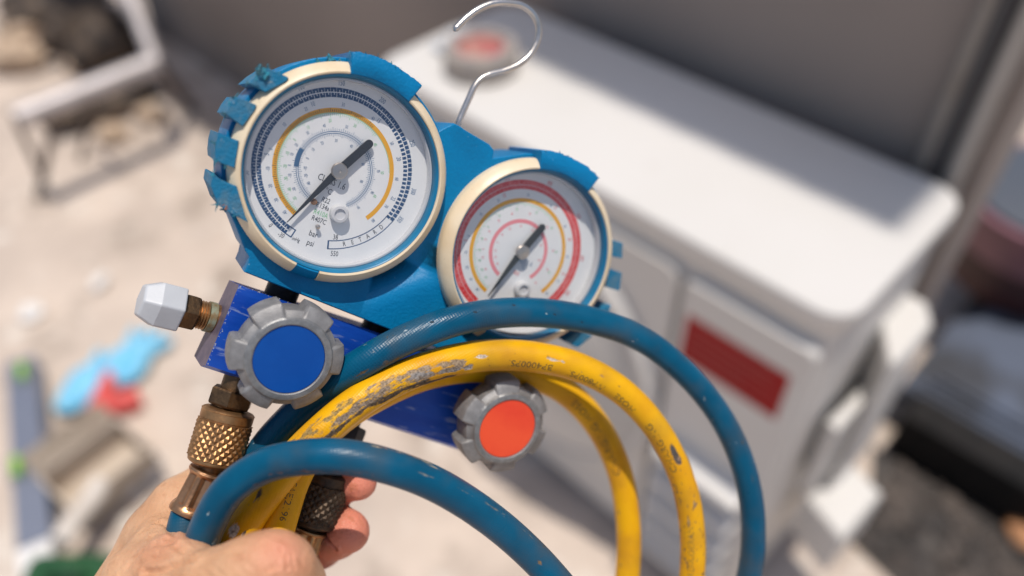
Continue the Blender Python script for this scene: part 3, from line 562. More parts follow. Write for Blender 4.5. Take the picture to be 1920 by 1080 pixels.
def gauge(c, dc, red):
    big, acc, inner = (5, 5, 6) if red else (0, 0, 3)
    q = MB(); q.add(*lathe([(36.2, -32), (36.4, -9), (35.2, -8.6), (0, -8.55)], 72, c))
    g = q.build('gauge', case_m, gs, scale=mm); g['label'] = 'dial gauge with a red scale' if red else 'dial gauge with a navy blue scale'
    # cream bezel with a gap at the foot
    prof = [(34.5, -4), (34.5, 2.4), (34.7, 2.9), (35.2, 3.05), (36.2, 2.4), (37.6, .9), (38.4, -.6), (38.6, -1.6), (38.6, -7), (34.5, -7)]
    q = MB(); q.add(*lathe(prof, 110, c, -83 if not red else -74, 263 if not red else 258, closed=True)); q.build('bezel', cream_m, g, scale=mm, smooth=30)
    prof = [(r_, w_-.7 if w_ > -4 else w_) for r_, w_ in prof]
    q = MB(); q.add(*lathe(prof, 12, c, (263.3 if not red else 258.3)-360, (-83.3 if not red else -74.3), closed=True)); q.build('bezel_gap', boot_m, g, scale=mm, smooth=30)
    q = MB(); q.add(*lathe([(34.45, 2.3), (34.1, 2.2), (33.6, 1.2), (33.2, -1.5), (33.0, DW-.3)], 96, c, cap=False)); q.add(*lathe([(34.46, 2.3), (34.46, DW-.3)], 96, c, cap=False)); q.build('inner_rim', rimin_m, g, scale=mm, smooth=50)
    q = MB(); q.add(*lathe([(33.3, .1), (33.3, -.7)], 72, c)); q.build('lens', lens_m, g, scale=mm, smooth=30)
    q = MB(); q.add(*lathe([(33.1, -1.3), (32.5, -1.3), (32.2, -3.2), (32.5, DW+.02)], 96, c, cap=False)); q.build('lens_ring', mat('clear_ring', (.55, .56, .58), .18, coat=.6), g, scale=mm, smooth=50)
    q = MB(); q.add(*lathe([(33.0, DW-.4), (33.0, DW), (0, DW)], 72, c)); q.build('dial', dial_m, g, scale=mm, smooth=30)
    p = Print(); z = DW+.03; z2 = DW+.06; z3 = DW+.09
    P = lambda r, a: dc+r*np.array([math.cos(math.radians(a)), math.sin(math.radians(a))])
    # main double scale
    r0, r1, rm = 25.2, 28.5, 26.85
    if red:
        p.ring(dc, r0, rm-.08, 250, -46, z, 5); p.ring(dc, rm+.08, r1+.4, 250, -46, z, 5)
        for k in range(75): a = 250-k*4; p.tick(dc, rm-.9 if k % 5 else r0, rm, a, .28, z2, 6); p.tick(dc, rm, rm+.9 if k % 2 else r1, a+1, .26, z2, 6)
    else:
        a = 254.5; k = 0
        while a > -17:
            fine = a > 62; st_ = 4.35 if fine else 3.4; gp_ = .32 if fine else 1.05
            p.ring(dc, rm+.17, r1, a, a-st_+gp_*.6, z, 0, 2); p.ring(dc, r0, rm-.17, a-gp_, a-st_+gp_*.1, z, 0, 2)
            if fine: p.tick(dc, rm+.1, rm+.9, a-st_*.5, .24, z2, 7); p.tick(dc, rm-.85, rm-.1, a-st_*.6, .24, z2, 7)
            a -= st_; k += 1
        p.ring(dc, r1-.4, r1, 259, 254, z, 0); p.ring(dc, r0, r0+.4, 259, 254, z, 0); p.tick(dc, r0, r1, 259, .45, z, 0)
        p.ring(dc, r1-.35, r1, -17, -73, z, 0, 18); p.ring(dc, r0, r0+.35, -17, -73, z, 0, 18); p.tick(dc, r0, r1, -73, .6, z, 0); p.tick(dc, r0, r1, -17.5, .4, z, 0)
        for ch, a in zip('RETARD', (-60.5, -54, -47.5, -41, -34.5, -28)): p.text(ch, *P(rm, a), 2.5, math.radians(a+90), z2, 4, .75)
    # orange arc with dark ticks, green ticks under it
    p.ring(dc, 20.0, 21.6, 251, -34, z, 1, 90)
    for k in range(92):
        a = 250-k*2.05
        if not red and a > 70: p.tick(dc, 20.1, 21.1 if k % 5 else 21.6, a, .2, z2, 4)
        if a > 40: p.tick(dc, 18.9 if k % 5 else 18.3, 19.8, a, .17, z, 2)
    if not red: p.ring(dc, 19.75, 19.95, 250, 20, z, 2, 80)
    # inner rings
    if red: p.ring(dc, 11.6, 13.2, 250, -40, z, 6, 70)
    else:
        p.ring(dc, 12.75, 13.0, 250, -50, z, 3, 70); p.ring(dc, 13.35, 13.6, 250, -50, z, 3, 70); p.ring(dc, 12.6, 14.3, 198, 170, z, 3, 10)
        for k in range(100):
            a = 250-k*3; p.tick(dc, 13.6, 14.5 if k % 5 else 15.0, a, .15, z, 3); p.tick(dc, 11.9 if k % 5 else 11.5, 12.75, a, .15, z, 3)
    def num(t, r, a, size, mi): p.text(t, *P(r, a), size, math.radians(a-90), z2, mi, .62)
    outer = [('50', 205), ('100', 135), ('150', 108), ('200', 78), ('250', 42), ('300', 8), ('350', -14)]
    for t, a in (outer if not red else [('0', 246), ('100', 205), ('200', 165), ('300', 125), ('400', 88), ('500', 50), ('600', 15), ('700', -15), ('800', -40)]): num(t, 30.1, a, 2.6, big if red else 3)
    for t, a in [('5', 190), ('10', 131), ('15', 71), ('20', 33), ('22', -3)]: num(t, 23.7, a, 2.4, 3 if not red else 5)
    for t, a in [('-40', 243), ('-30', 230), ('-20', 217), ('-10', 202), ('0', 185), ('10', 161), ('20', 138), ('30', 105), ('40', 76), ('50', 48), ('60', 15), ('70', -12), ('80', -30)]: num(t, 22.9, a, 1.9, 3)
    for t, a in [('-50', 238), ('-40', 226), ('-30', 213), ('-20', 199), ('-10', 184), ('0', 166), ('10', 145), ('20', 118), ('30', 88), ('40', 55), ('50', 20), ('60', -10)]: num(t, 17.2, a, 1.8, 2)
    for t, a in [('-30', 228), ('-10', 210), ('0', 197), ('10', 183), ('20', 170), ('30', 149), ('40', 126), ('50', 97), ('60', 60), ('70', 22), ('80', -8), ('90', -35)]: num(t, 15.7, a, 1.7, 3 if not red else 6)
    for t, a in [('-40', 230), ('-20', 214), ('-10', 200), ('0', 180), ('10', 160), ('20', 138), ('30', 110), ('40', 78), ('60', 35), ('80', 0)]: num(t, 10.3, a, 1.7, 3 if not red else 6)
    if not red:
        for t, x, y, s_, mi, sx in [('CLASS 1.6', 622, 341, 3.4, 4, .72), ('\u00b0C', 616, 359, 2.9, 4, .8), ('R22', 611, 376, 2.6, 4, .75), ('R134a', 605, 387.5, 2.6, 4, .75), ('R410A', 601.5, 401, 2.6, 2, .75), ('R407C', 598, 413, 2.6, 4, .75), ('bar', 587.5, 439, 3.0, 4, .8), ('psi', 582, 456, 3.0, 4, .8), ('inHg', 555, 449, 1.9, 4, .8)]:
            p.text(t, *L(x, y, DW), s_, 0, z2, mi, sx)
        p.text('0', *L(508, 422, DW), 2.5, math.radians(150), z2, 4, .7); p.text('-30', *L(527, 441, DW), 2.5, math.radians(-10), z2, 4, .7)
        p.text('38', *L(629, 445, DW), 2.7, math.radians(17), z2, 4, .7); p.text('550', *L(627, 476, DW), 2.7, math.radians(15), z2, 4, .7)
    else:
        for t, x, y, s_ in [('CLASS 1.6', 980, 489, 3.0), ('\u00b0C', 980, 500, 2.8)]: p.text(t, *L(x, y, DW), s_, 0, z2, 3, .75)
        p.text('R22', *L(968, 512, DW), 2.3, 0, z2, 5, .75); p.text('psi', *L(955, 600, DW), 3, 0, z2, 5, .75)
    p.build('dial_print', PMATS, g, smooth=0, scale=mm, fix=False)
    # needle, hub, plug, stop pin
    nw = DW+1.9; tp, tl, hb = (L(538, 417, nw), L(698, 264, nw), L(635, 320, nw)) if not red else (L(915, 556, nw), L(1021, 421, nw), L(978, 472, nw))
    d = nz(tl-tp); e = np.array([-d[1], d[0]])
    pl = [tp-e*.12, hb-e*1.25-d*4, hb-e*1.5, tl-e*1.5-d*1.6]+[tl-d*1.6+1.5*(d*math.sin(t)-e*math.cos(t)) for t in np.linspace(.3, math.pi-.3, 7)]+[tl+e*1.5-d*1.6, hb+e*1.5, hb+e*1.25-d*4, tp+e*.12]
    q = MB(); q.add(*prism(pl, nw-.3, nw+.3, .15)); q.build('needle', needle_m, g, scale=mm)
    q = MB(); q.add(*lathe([(2.6, nw-.35), (2.9, nw+.5), (2.9, nw+1.3), (2.5, nw+1.75), (.5, nw+1.9), (.45, nw+1.7), (0, nw+1.65)], 40, hb)); q.add(*lathe([(1.2, DW), (1.2, nw-.3)], 20, hb)); q.build('needle_hub', steel_m, g, scale=mm)
    pc = L(634, 400, DW) if not red else L(976, 541, DW)
    q = MB(); q.add(*lathe([(3.3, DW+.05), (3.3, DW+2.6), (2.9, DW+3.1), (2.0, DW+3.2), (1.9, DW+2.5), (0, DW+2.4)], 32, pc)); q.build('blowout_plug', plug_m, g, scale=mm)
    if not red:
        pc = L(594, 424, DW); q = MB(); q.add(*lathe([(.55, DW), (.55, DW+1.4), (.85, DW+1.5), (.85, DW+2.0), (0, DW+2.3)], 16, pc)); q.build('stop_pin', steel_m, g, scale=mm)
        pc = L(588, 378, DW); q = MB(); q.add(*lathe([(1.15, DW), (1.1, DW+1.0), (.5, DW+1.5), (0, DW+1.5)], 20, pc)); q.build('copper_rivet', copper_m, g, scale=mm)
    return g
gauge(c1, L(628, 319, DW), False); gauge(c2, L(972.5, 471.5, DW), True)

# wire hook
hp = [(856, 252), (858, 235), (868, 210), (880, 183), (890, 162), (902, 148), (918, 140), (945, 133), (972, 121), (994, 102), (1008, 75), (1010, 50), (1000, 27), (980, 11), (955, 6), (928, 6), (900, 16), (872, 36), (856, 52), (849, 59)]
P = [np.array([*L(x, y, -17), -17.]) for x, y in hp]; P[0][2] = -18
path, _ = spline(P, .6); q = MB(); rr = np.full(len(path), 1.28); rr[-1] = .5; rr[-2] = .95; q.add(*tube(path, rr, 18)); q.build('hook', wire_m, gs, scale=mm, smooth=60)

# block
BW = -7.5; bf = lambda x, y: L(x, y, BW)
tl_, bl_ = bf(448, 535), bf(386, 684); tr_ = bf(448, 535)+(bf(704, 623)-bf(448, 535))*2.0; br2 = bl_+(bf(845, 834)-bl_)*1.12
tlb, blb = L(430, 525, BW-20), L(364, 667, BW-20); dv = (bl_-tl_)
q = MB(); w0 = BW-20
ch = 1.6
Q = [(*tl_, BW), (*bl_, BW), (*br2, BW), (*tr_, BW), (*tlb, w0), (*blb, w0), (*(br2+[0, 3]), w0), (*(tr_), w0), (*(bl_+np.array([-.6, -2.2])), BW-4.2), (*(br2+np.array([0, -2.2])), BW-4.2)]
q.add(Q, [(0, 1, 2, 3)], 0); q.add(Q, [(3, 7, 4, 0), (1, 8, 9, 2), (8, 5, 6, 9), (2, 9, 6, 7, 3), (4, 7, 6, 5)], 0); q.add(Q, [(0, 4, 5, 8, 1)], 1)
o = q.build('manifold_block', [blue_al, end_al], gs, smooth=0, scale=mm)
bv = o.modifiers.new('bev', 'BEVEL'); bv.width = .0005; bv.segments = 2; bv.limit_method = 'ANGLE'
q = MB()
for _ in range(46):
    t = rnd.random(); p_ = tl_+(bl_-tl_)*t if rnd.random() < .7 else tl_+(tr_-tl_)*t*.35; a_ = rnd.uniform(0, 6.3); r_ = rnd.uniform(.15, .5); p_ = p_+np.array([rnd.uniform(.2, .7), rnd.uniform(-.3, .3)])
    q.add([(p_[0]+r_*math.cos(a_+k*1.5)*rnd.uniform(.4, 1.3)*.7, p_[1]+r_*math.sin(a_+k*1.5)*rnd.uniform(.5, 1.3), BW+.012) for k in range(4)], [(0, 1, 2, 3)])
q.build('edge_chip', mat('bare_aluminium', (.55, .56, .62), .4, .5), gs, smooth=0, scale=mm, kind='stuff')
# black stems between boot and block
for x, y in ((527, 553), (708, 612)):
    c_ = L(x, y, -22); q = MB(); P = [np.array([c_[0], c_[1]+t, -22.]) for t in (-9, -3, 3, 9)]; q.add(*tube(P, 6.2, 24)); q.build('gauge_stem', blackpl, gs, scale=mm)
# side port: nipple with white hex cap on the left
A_ = np.array([*L(400, 596, -22), -22.]); B_ = np.array([*L(262, 562, -19), -19.]); d = nz(B_-A_)
ln = np.linalg.norm(B_-A_); fx = axis_xf(A_, B_)
q = MB(); prof = [(5.2, -6), (5.2, 0)]
for k in range(7): prof += [(5.3, k*1.0), (4.7, k*1.0+.5)]
q.add(*lathe(prof, 36)); q.xf(fx); q.build('side_port', brass_m, gs, scale=mm, smooth=25)
q = MB(); q.add(*lathe([(5.6, .1), (5.65, 1.6), (5.6, 2.6)], 36)); q.xf(fx); q.build('thread_ring', verd_m, gs, scale=mm)
def hexprof(rows, rot=0.0): # rows of (radius, z) as hexagons
    v = []
    for r, z in rows: v += [(r*math.cos(rot+k*math.pi/3), r*math.sin(rot+k*math.pi/3), z) for k in range(6)]
    return v, grid_faces(len(rows), 6)+[(5, 4, 3, 2, 1, 0), tuple((len(rows)-1)*6+k for k in range(6))]
q = MB(); q.add(*hexprof([(6.2, 6.4), (6.8, 7), (6.8, 12.2)], .3)); q.xf(fx); o = q.build('hex_nut', brass_d, gs, scale=mm, smooth=0)
z0 = 12.0; q = MB(); q.add(*hexprof([(9.0, z0), (9.0, ln-7), (9.0, ln-5.6), (6.6, ln-.8), (6.0, ln)], .35)); q.xf(fx); o = q.build('port_cap', whitepl, gs, scale=mm, smooth=0)
bv = o.modifiers.new('bev', 'BEVEL'); bv.width = .0006; bv.segments = 3; bv.limit_method = 'ANGLE'; o['label'] = 'grey white hexagonal plastic cap'

# knobs
def knob(px, py, rdisc, wf, disc_mat, rot0, lab):
    c = L(px, py, wf); s = rdisc/13.5; N = 240; dep = 15*s
    def rad(t, base, top):
        a = (t-rot0) % (2*math.pi/6); a = min(a, 2*math.pi/6-a); k = np.clip((math.radians(17.5)-a)/math.radians(3.2)+.5, 0, 1); return base+(top-base)*k*k*(3-2*k)
    rows = []
    T_ = 2*math.pi*np.arange(N)/N
    for base, top, z in ((12.5, 12.8, -15), (17.5, 20.0, -14.4), (18.0, 20.8, -13.2), (18.0, 20.8, -4.0), (17.8, 20.4, -3.0), (16.6, 19.3, -2.2), (16.0, 17.2, -1.4), (15.7, 15.9, -.9), (15.3, 15.3, -.1), (15.1, 15.1, 0), (13.3, 13.3, 0), (12.9, 12.9, -.3), (12.9, 12.9, -1.2)):
        rows.append([(c[0]+rad(t, base, top)*s*math.cos(t), c[1]+rad(t, base, top)*s*math.sin(t), wf+z*s) for t in T_])
    q = MB(); f = grid_faces(len(rows), N)+[tuple(range(N))]; fm_ = [0 if i//N not in (7, 8, 9) else 1 for i in range((len(rows)-1)*N)]
    v = [p for r in rows for p in r]; q.v = v; q.f = f; q.m = fm_+[0]
    o = q.build('valve_knob', [castm, castf], gs, scale=mm, smooth=28); o['label'] = lab
    q = MB(); q.add(*lathe([(12.85*s, wf-1.4*s), (12.85*s, wf-.75*s), (12.6*s, wf-.55*s), (0, wf-.5*s)], 72, c)); q.build('knob_label', disc_mat, o, scale=mm)
    q = MB(); q.add(*lathe([(7*s, BW-1), (7*s, wf-14*s)], 24, c)); q.build('valve_stem', brass_d, o, scale=mm)
knob(543, 675, 12.7, 14.0, disc_b, math.radians(134), 'aluminium knob with a plain blue face'); knob(953, 805, 12.7, 14.0, disc_r, math.radians(112), 'aluminium knob with a plain orange red face')

# bottom ports (brass hex nipples)
def port(P0, P1, r, m_, name='bottom_port'):
    inv = lambda p: np.array([(p-GO) @ GU, (p-GO) @ GV, (p-GO) @ GN])*1000
    a, b = inv(P0), inv(P1); fx = axis_xf(a, b); ln = np.linalg.norm(b-a); q = MB(); q.add(*lathe([(r*.62, -4), (r*.62, ln*.25)], 24)); q.add(*hexprof([(r*.95, ln*.25), (r, ln*.30), (r, ln*.72), (r*.95, ln*.78)], .5))
    pr = [(r*.8, ln*.78)]
    for k in range(4): pr += [(r*.82, ln*(.80+k*.08)), (r*.72, ln*(.84+k*.08))]
    q.add(*lathe(pr+[(r*.7, ln*1.25)], 28)); q.xf(fx); return q.build(name, m_, gs, scale=mm, smooth=25)
zb = .2875
port(PZ(444, 716, zb), PZ(425, 774, zb-.001), 8.2, brass_d); port(PZ(660, 770, .312), PZ(622, 868, .306), 8.4, blackpl)

# ================================================================== hoses
STEP = .0012
class Hose:
    def __init__(s, pts, r, mat_, ease=0.0):
        s.mat = mat_; k = [1-ease*(lambda t: t*t*(3-2*t))(min(1, max(0, (p[0]-980)/300))) for p in pts]
        s.P, s.s = spline([PZ(*p) for p in pts], STEP)
        ctl = np.array([PZ(*p) for p in pts]); ii = [int(np.argmin(np.linalg.norm(s.P-c, axis=1))) for c in ctl]
        for n_ in range(1, len(ii)): ii[n_] = max(ii[n_], ii[n_-1]+1)
        s.r = r; s.R = r*np.interp(np.arange(len(s.P)), ii, k)
        T = np.gradient(s.P, axis=0); s.T = T/np.linalg.norm(T, axis=1)[:, None]; N = nz(np.cross(s.T[0], [.3, .2, 1])); s.N = []
        for t in s.T: N = nz(N-(N @ t)*t); s.N.append(N)
        s.N = np.array(s.N); s.B = np.cross(s.T, s.N); s.n = 44; a = 2*np.pi*np.arange(s.n)/s.n
        s.V = s.P[:, None]+s.R[:, None, None]*(np.cos(a)[None, :, None]*s.N[:, None]+np.sin(a)[None, :, None]*s.B[:, None])
        s.nor = (s.V-s.P[:, None])/s.R[:, None, None]; s.mark = np.zeros((*s.V.shape[:2], 4))
        c_ = (s.V-CAM) @ C.T; s.px = np.stack([960+F*c_[..., 0]/-c_[..., 2], 540-F*c_[..., 1]/-c_[..., 2]], -1); s.face = np.einsum('ijk,ijk->ij', s.nor, CAM-s.V) > 0
        s.e1 = CAM-s.P; s.e1 -= np.einsum('ij,ij->i', s.e1, s.T)[:, None]*s.T; s.e1 /= np.linalg.norm(s.e1, axis=1)[:, None]; s.e2 = np.cross(s.e1, s.T)
    def idx(s, x, y, lo=0, hi=None):
        c_ = (s.P-CAM) @ C.T; p = np.stack([960+F*c_[:, 0]/-c_[:, 2], 540-F*c_[:, 1]/-c_[:, 2]], -1); d = np.hypot(p[:, 0]-x, p[:, 1]-y); d[:lo] = 1e9
        if hi: d[hi:] = 1e9
        return int(np.argmin(d))
    def spot(s, x, y, ls, lt, col, k=1.0, lo=0, hi=None):
        """stain centred on the surface point seen at (x, y); ls along the hose, lt around it (mm)"""
        d = np.hypot(s.px[..., 0]-x, s.px[..., 1]-y)+np.where(s.face, 0, 1e6); d[:lo] = 1e9
        if hi: d[hi:] = 1e9
        i, j = np.unravel_index(np.argmin(d), d.shape); ds = (s.s-s.s[i])*1000; dj = (np.arange(s.n)-j+s.n//2) % s.n-s.n//2; dt = dj*2*math.pi*s.r*1000/s.n
        g = np.exp(-((ds[:, None]/ls)**2)-((dt[None, :]/lt)**2))*k; up = g > s.mark[..., 3]; s.mark[up, :3] = col; s.mark[..., 3] = np.maximum(s.mark[..., 3], g)
    def streak(s, pts, ls, lt, col, k=1.0, lo=0, hi=None):
        P = np.array(pts, float)
        for a, b in zip(P[:-1], P[1:]):
            n = max(2, int(np.hypot(*(b-a))/14))
            for t in np.linspace(0, 1, n): s.spot(*(a+(b-a)*t), ls, lt, col, k*rnd.uniform(.8, 1.05), lo, hi)
    def build(s, name, lab, cat):
        base = s.P[0]; me = bpy.data.meshes.new(name); nr = len(s.P); v = (s.V-base).reshape(-1, 3)
        nrm = s.nor.reshape(-1, 3)*s.mark[..., 3].reshape(-1, 1)*-.00012
        me.from_pydata((v+nrm).tolist(), [], grid_faces(nr, s.n)+[tuple(range(s.n))[::-1], tuple((nr-1)*s.n+i for i in range(s.n))]); me.materials.append(s.mat)
        uv = me.uv_layers.new(name='UVMap'); li = np.empty(len(me.loops), int); me.loops.foreach_get('vertex_index', li)
        U = s.s[li//s.n]; Vv = (li % s.n)/s.n; q = np.arange(len(li)); first = Vv[(q//4)*4]; Vv = np.where((Vv == 0) & (first > .5), 1.0, Vv)
        k4 = (nr-1)*s.n*4; W = Vv[:k4].reshape(-1, 4); fix = (W.max(1)-W.min(1)) > .5; W[fix] = np.where(W[fix] < .5, W[fix]+1, W[fix]); Vv[:k4] = W.reshape(-1)
        uv.data.foreach_set('uv', np.stack([U, Vv], 1).ravel()); at = me.color_attributes.new('mark', 'FLOAT_COLOR', 'POINT'); at.data.foreach_set('color', s.mark.reshape(-1, 4).astype(np.float32).ravel())
        me.shade_smooth(); o = bpy.data.objects.new(name, me); COL.objects.link(o); o.location = tuple(base); s.o = o; return props(o, lab, cat)
    def text(s, t, i0, size, phi, m_, sx=1.0, name='hose_lettering'):
        v, f = glyphs(t); xs = [p[0] for p in v]; x0 = min(xs); q = MB();         vv = []
        for p in v:
            ss = s.s[i0]+(p[0]-x0)*size*sx*1e-3; c_ = [np.interp(ss, s.s, A[:, k]) for A in (s.P, s.e1, s.e2) for k in range(3)]; c_ = np.array(c_).reshape(3, 3)
            rr = np.interp(ss, s.s, s.R)+.00004; ph = phi+p[1]*size*1e-3/rr; vv.append(c_[0]+rr*(math.cos(ph)*c_[1]+math.sin(ph)*c_[2]))
        q.add(vv, f); return q.build(name, m_, s.o, smooth=0, loc=None, fix=False) if False else s._bt(q, name, m_)
    def _bt(s, q, name, m_):
        base = np.array(s.o.location); q.v = [tuple(np.array(p)-base) for p in q.v]; return q.build(name, m_, s.o, smooth=0, fix=False)
RH = .0058; RY = .0061
blue = Hose([(352, 962, .281), (343, 1000, .279), (344, 1060, .279), (380, 1180, .285), (520, 1420, .31), (800, 1620, .34), (1120, 1560, .345), (1330, 1300, .343), (1403, 1085, .340), (1412, 985, .337), (1398, 890, .333), (1362, 800, .329), (1300, 715, .324), (1210, 640, .318), (1120, 604, .3115), (1020, 587, .305), (930, 588, .298), (850, 603, .2915), (760, 637, .2865), (680, 680, .283), (610, 728, .287), (545, 785, .289), (490, 850, .290), (455, 930, .289), (440, 1030, .289), (440, 1160, .291), (430, 1330, .292), (375, 1400, .289), (335, 1300, .280), (352, 1130, .271), (372, 1040, .266), (392, 980, .262), (430, 918, .259), (490, 876, .257), (555, 859, .254), (640, 856, .253), (730, 875, .256), (810, 905, .262), (890, 952, .270), (970, 1015, .279), (1045, 1092, .284), (1150, 1230, .29), (1260, 1460, .30)], RH, hose_b, .10)
iB0 = blue.idx(1398, 890); iF0 = blue.idx(352, 1130, blue.idx(440, 1160)); iBe = blue.idx(490, 850, 0, iF0)
grime = (.20, .13, .07); br1 = (.24, .17, .11)
for x0, y0, x1, y1 in ((700, 680, 850, 626), (880, 616, 1000, 612), (1040, 617, 1160, 650)): blue.streak([(x0, y0+9), (x1, y1+9)], 9, 1.1, (.16, .10, .045), .50, iB0, iBe)
for x, y in ((812, 602), (893, 586), (962, 571), (1040, 590), (1255, 690), (1090, 606)): blue.spot(x, y, .9, .5, (.02, .04, .06), .9, iB0, iBe)
for x, y in ((700, 662), (760, 622), (1188, 640), (1335, 790)): blue.spot(x, y, 1.3, .5, (.35, .42, .45), .75, iB0, iBe)
blue.spot(1428, 930, 3.5, 1.4, (.05, .09, .12), .62, iB0, iBe)
blue.streak([(705, 838), (745, 846), (790, 862), (815, 876)], 5, .9, (.42, .36, .26), .72, iF0); blue.streak([(720, 840), (770, 853)], 3, .5, (.45, .15, .08), .6, iF0)
blue.streak([(520, 888), (600, 884), (680, 888)], 8, 1.6, (.13, .10, .11), .5, iF0); blue.streak([(430, 985), (450, 940), (490, 905)], 8, 1.5, (.10, .085, .09), .5, iF0)
blue.spot(1010, 1055, 2.0, 1.2, (.2, .13, .07), .7, iF0); blue.spot(860, 985, 2.5, 1.0, (.2, .16, .1), .55, iF0); blue.streak([(800, 890), (860, 915), (940, 960), (1000, 1010)], 9, .8, (.20, .20, .18), .48, iF0)
for _ in range(26):
    t = rnd.random(); i = int(iF0+t*(len(blue.P)-iF0-200)); j = rnd.randrange(blue.n); x, y = blue.px[i, j]; blue.spot(x, y, rnd.uniform(.5, 1.4), rnd.uniform(.25, .5), (.22, .30, .33), rnd.uniform(.55, .75), iF0)
for _ in range(20):
    i = rnd.randrange(iB0, iBe); j = rnd.randrange(blue.n); x, y = blue.px[i, j]; blue.spot(x, y, rnd.uniform(.5, 1.1), rnd.uniform(.25, .45), (.22, .30, .33), rnd.uniform(.5, .7), iB0, iBe)
blue.build('blue_hose', 'dirty blue rubber charging hose looped in two arches, its brass coupling under the blue knob', 'hose')
yel = Hose([(560, 1026, .301), (545, 1120, .303), (600, 1350, .32), (850, 1560, .35), (1080, 1450, .355), (1160, 1200, .352), (1176, 1085, .350), (1178, 985, .348), (1160, 880, .345), (1115, 790, .341), (1050, 727, .335), (970, 697, .327), (890, 689, .317), (800, 702, .3075), (715, 737, .2985), (640, 783, .2935), (585, 838, .2885), (550, 900, .284), (530, 960, .281), (510, 1040, .280), (500, 1200, .29), (620, 1480, .32), (900, 1620, .34), (1150, 1500, .335), (1270, 1250, .330), (1297, 1085, .326), (1297, 985, .3235), (1278, 895, .321), (1232, 805, .318), (1165, 733, .3145), (1080, 687, .310), (990, 668, .3055), (905, 667, .300), (815, 684, .293), (735, 716, .2865), (665, 758, .2815), (600, 812, .277), (545, 868, .275), (495, 930, .275), (455, 990, .275), (425, 1060, .276), (420, 1180, .282), (470, 1380, .30), (600, 1560, .31)], RY, hose_y, .14)
i2 = yel.idx(1176, 1085, 0, 1500); iYm = yel.idx(500, 1200); i1 = yel.idx(1297, 1085, iYm)
gy = (.26, .20, .15); dkb = (.10, .075, .055); pale = (.62, .52, .42)
yel.streak([(580, 850), (640, 800), (700, 757), (780, 722), (850, 706)], 10, 1.3, dkb, .74, i1); yel.streak([(620, 800), (690, 750), (760, 715), (840, 694)], 11, 1.7, gy, .72, i1)
yel.streak([(700, 726), (780, 694), (860, 682)], 10, 1.8, (.36, .26, .17), .62, i1); yel.streak([(780, 705), (830, 697), (878, 690)], 4, 1.5, (.30, .27, .25), .85, i1); yel.spot(880, 690, 2.2, .8, (.55, .5, .45), .9, i1)
yel.spot(903, 670, 2.6, 1.1, pale, .95, i1); yel.spot(1042, 677, 3.6, .8, pale, .85, i1); yel.spot(1057, 680, 1.3, .5, pale, .9, i1)
yel.spot(1262, 848, 3.6, 1.7, (.10, .085, .075), .98, i1); yel.spot(1270, 862, 3.0, 1.8, (.12, .095, .08), .98, i1); yel.spot(1275, 860, 1.6, .8, (.42, .25, .15), .9, i1)
yel.streak([(1288, 845), (1300, 872), (1304, 890)], 4, 1.2, (.72, .66, .58), .9, i1)
yel.spot(437, 997, 3.2, 2.2, (.70, .62, .52), .95, i1); yel.spot(435, 999, 1.6, 1.0, (.22, .16, .12), 1.0, i1); yel.spot(458, 1000, 2.0, .5, dkb, .9, i1); yel.streak([(450, 960), (480, 930), (520, 890)], 5, 1.5, (.34, .22, .1), .5, i1); yel.spot(487, 925, 3, 2, dkb, .6, i1)
yel.streak([(560, 830), (600, 790), (640, 760)], 7, 3.4, (.30, .20, .07), .56, i1)
for x, y in ((1000, 656), (1030, 668), (1090, 695), (1130, 705), (1160, 722), (1180, 745), (1200, 760), (1225, 790), (1240, 805)): yel.spot(x, y, 1.6, .6, (.36, .20, .06), .55, i1)
for x, y in ((1290, 980), (1296, 1010), (1302, 945), (1285, 1050)): yel.spot(x, y, 2.4, .8, (.30, .22, .14), .62, i1)
for x, y in ((1160, 960), (1163, 1000), (1165, 1060)): yel.spot(x, y, 2.2, .6, (.30, .20, .10), .66, i2, iYm)
for _ in range(150):
    i = rnd.randrange(i1, len(yel.P)-300); j = rnd.randrange(yel.n); x, y = yel.px[i, j]; yel.spot(x, y, rnd.uniform(.4, 1.2), rnd.uniform(.2, .5), (.28, .15, .05), rnd.uniform(.45, .7), i1)
yel.build('yellow_hose', 'scraped yellow rubber charging hose in two arches with printed lettering', 'hose')
let_m = mat('hose_print', (.045, .035, .02), .6, c2=(.16, .10, .02), nscale=900)
yel.text('CHARGING', yel.idx(1268, 872, i1), 3.9, math.radians(20), let_m, 1.2); yel.text('HOSE', yel.idx(1192, 758, i1), 3.9, math.radians(30), let_m, 1.15)
yel.text('WP800PSI', yel.idx(1138, 714, i1), 3.9, math.radians(33), let_m, 1.1); yel.text('BP4000PSI', yel.idx(1031, 674, i1), 3.9, math.radians(30), let_m, 1.15)
yel.text('CHARGING HOSE', yel.idx(1165, 880, i2, iYm), 4.4, math.radians(12), let_m, 1.2); yel.text('SAEJ2196', yel.idx(549, 905, i2, iYm), 3.4, math.radians(6), let_m, 1.0)
yel.text('REFRIGERANT', yel.idx(1297, 1072, i1), 3.6, math.radians(6), mat('faded_print', (.30, .17, .02), .6), 1.1)

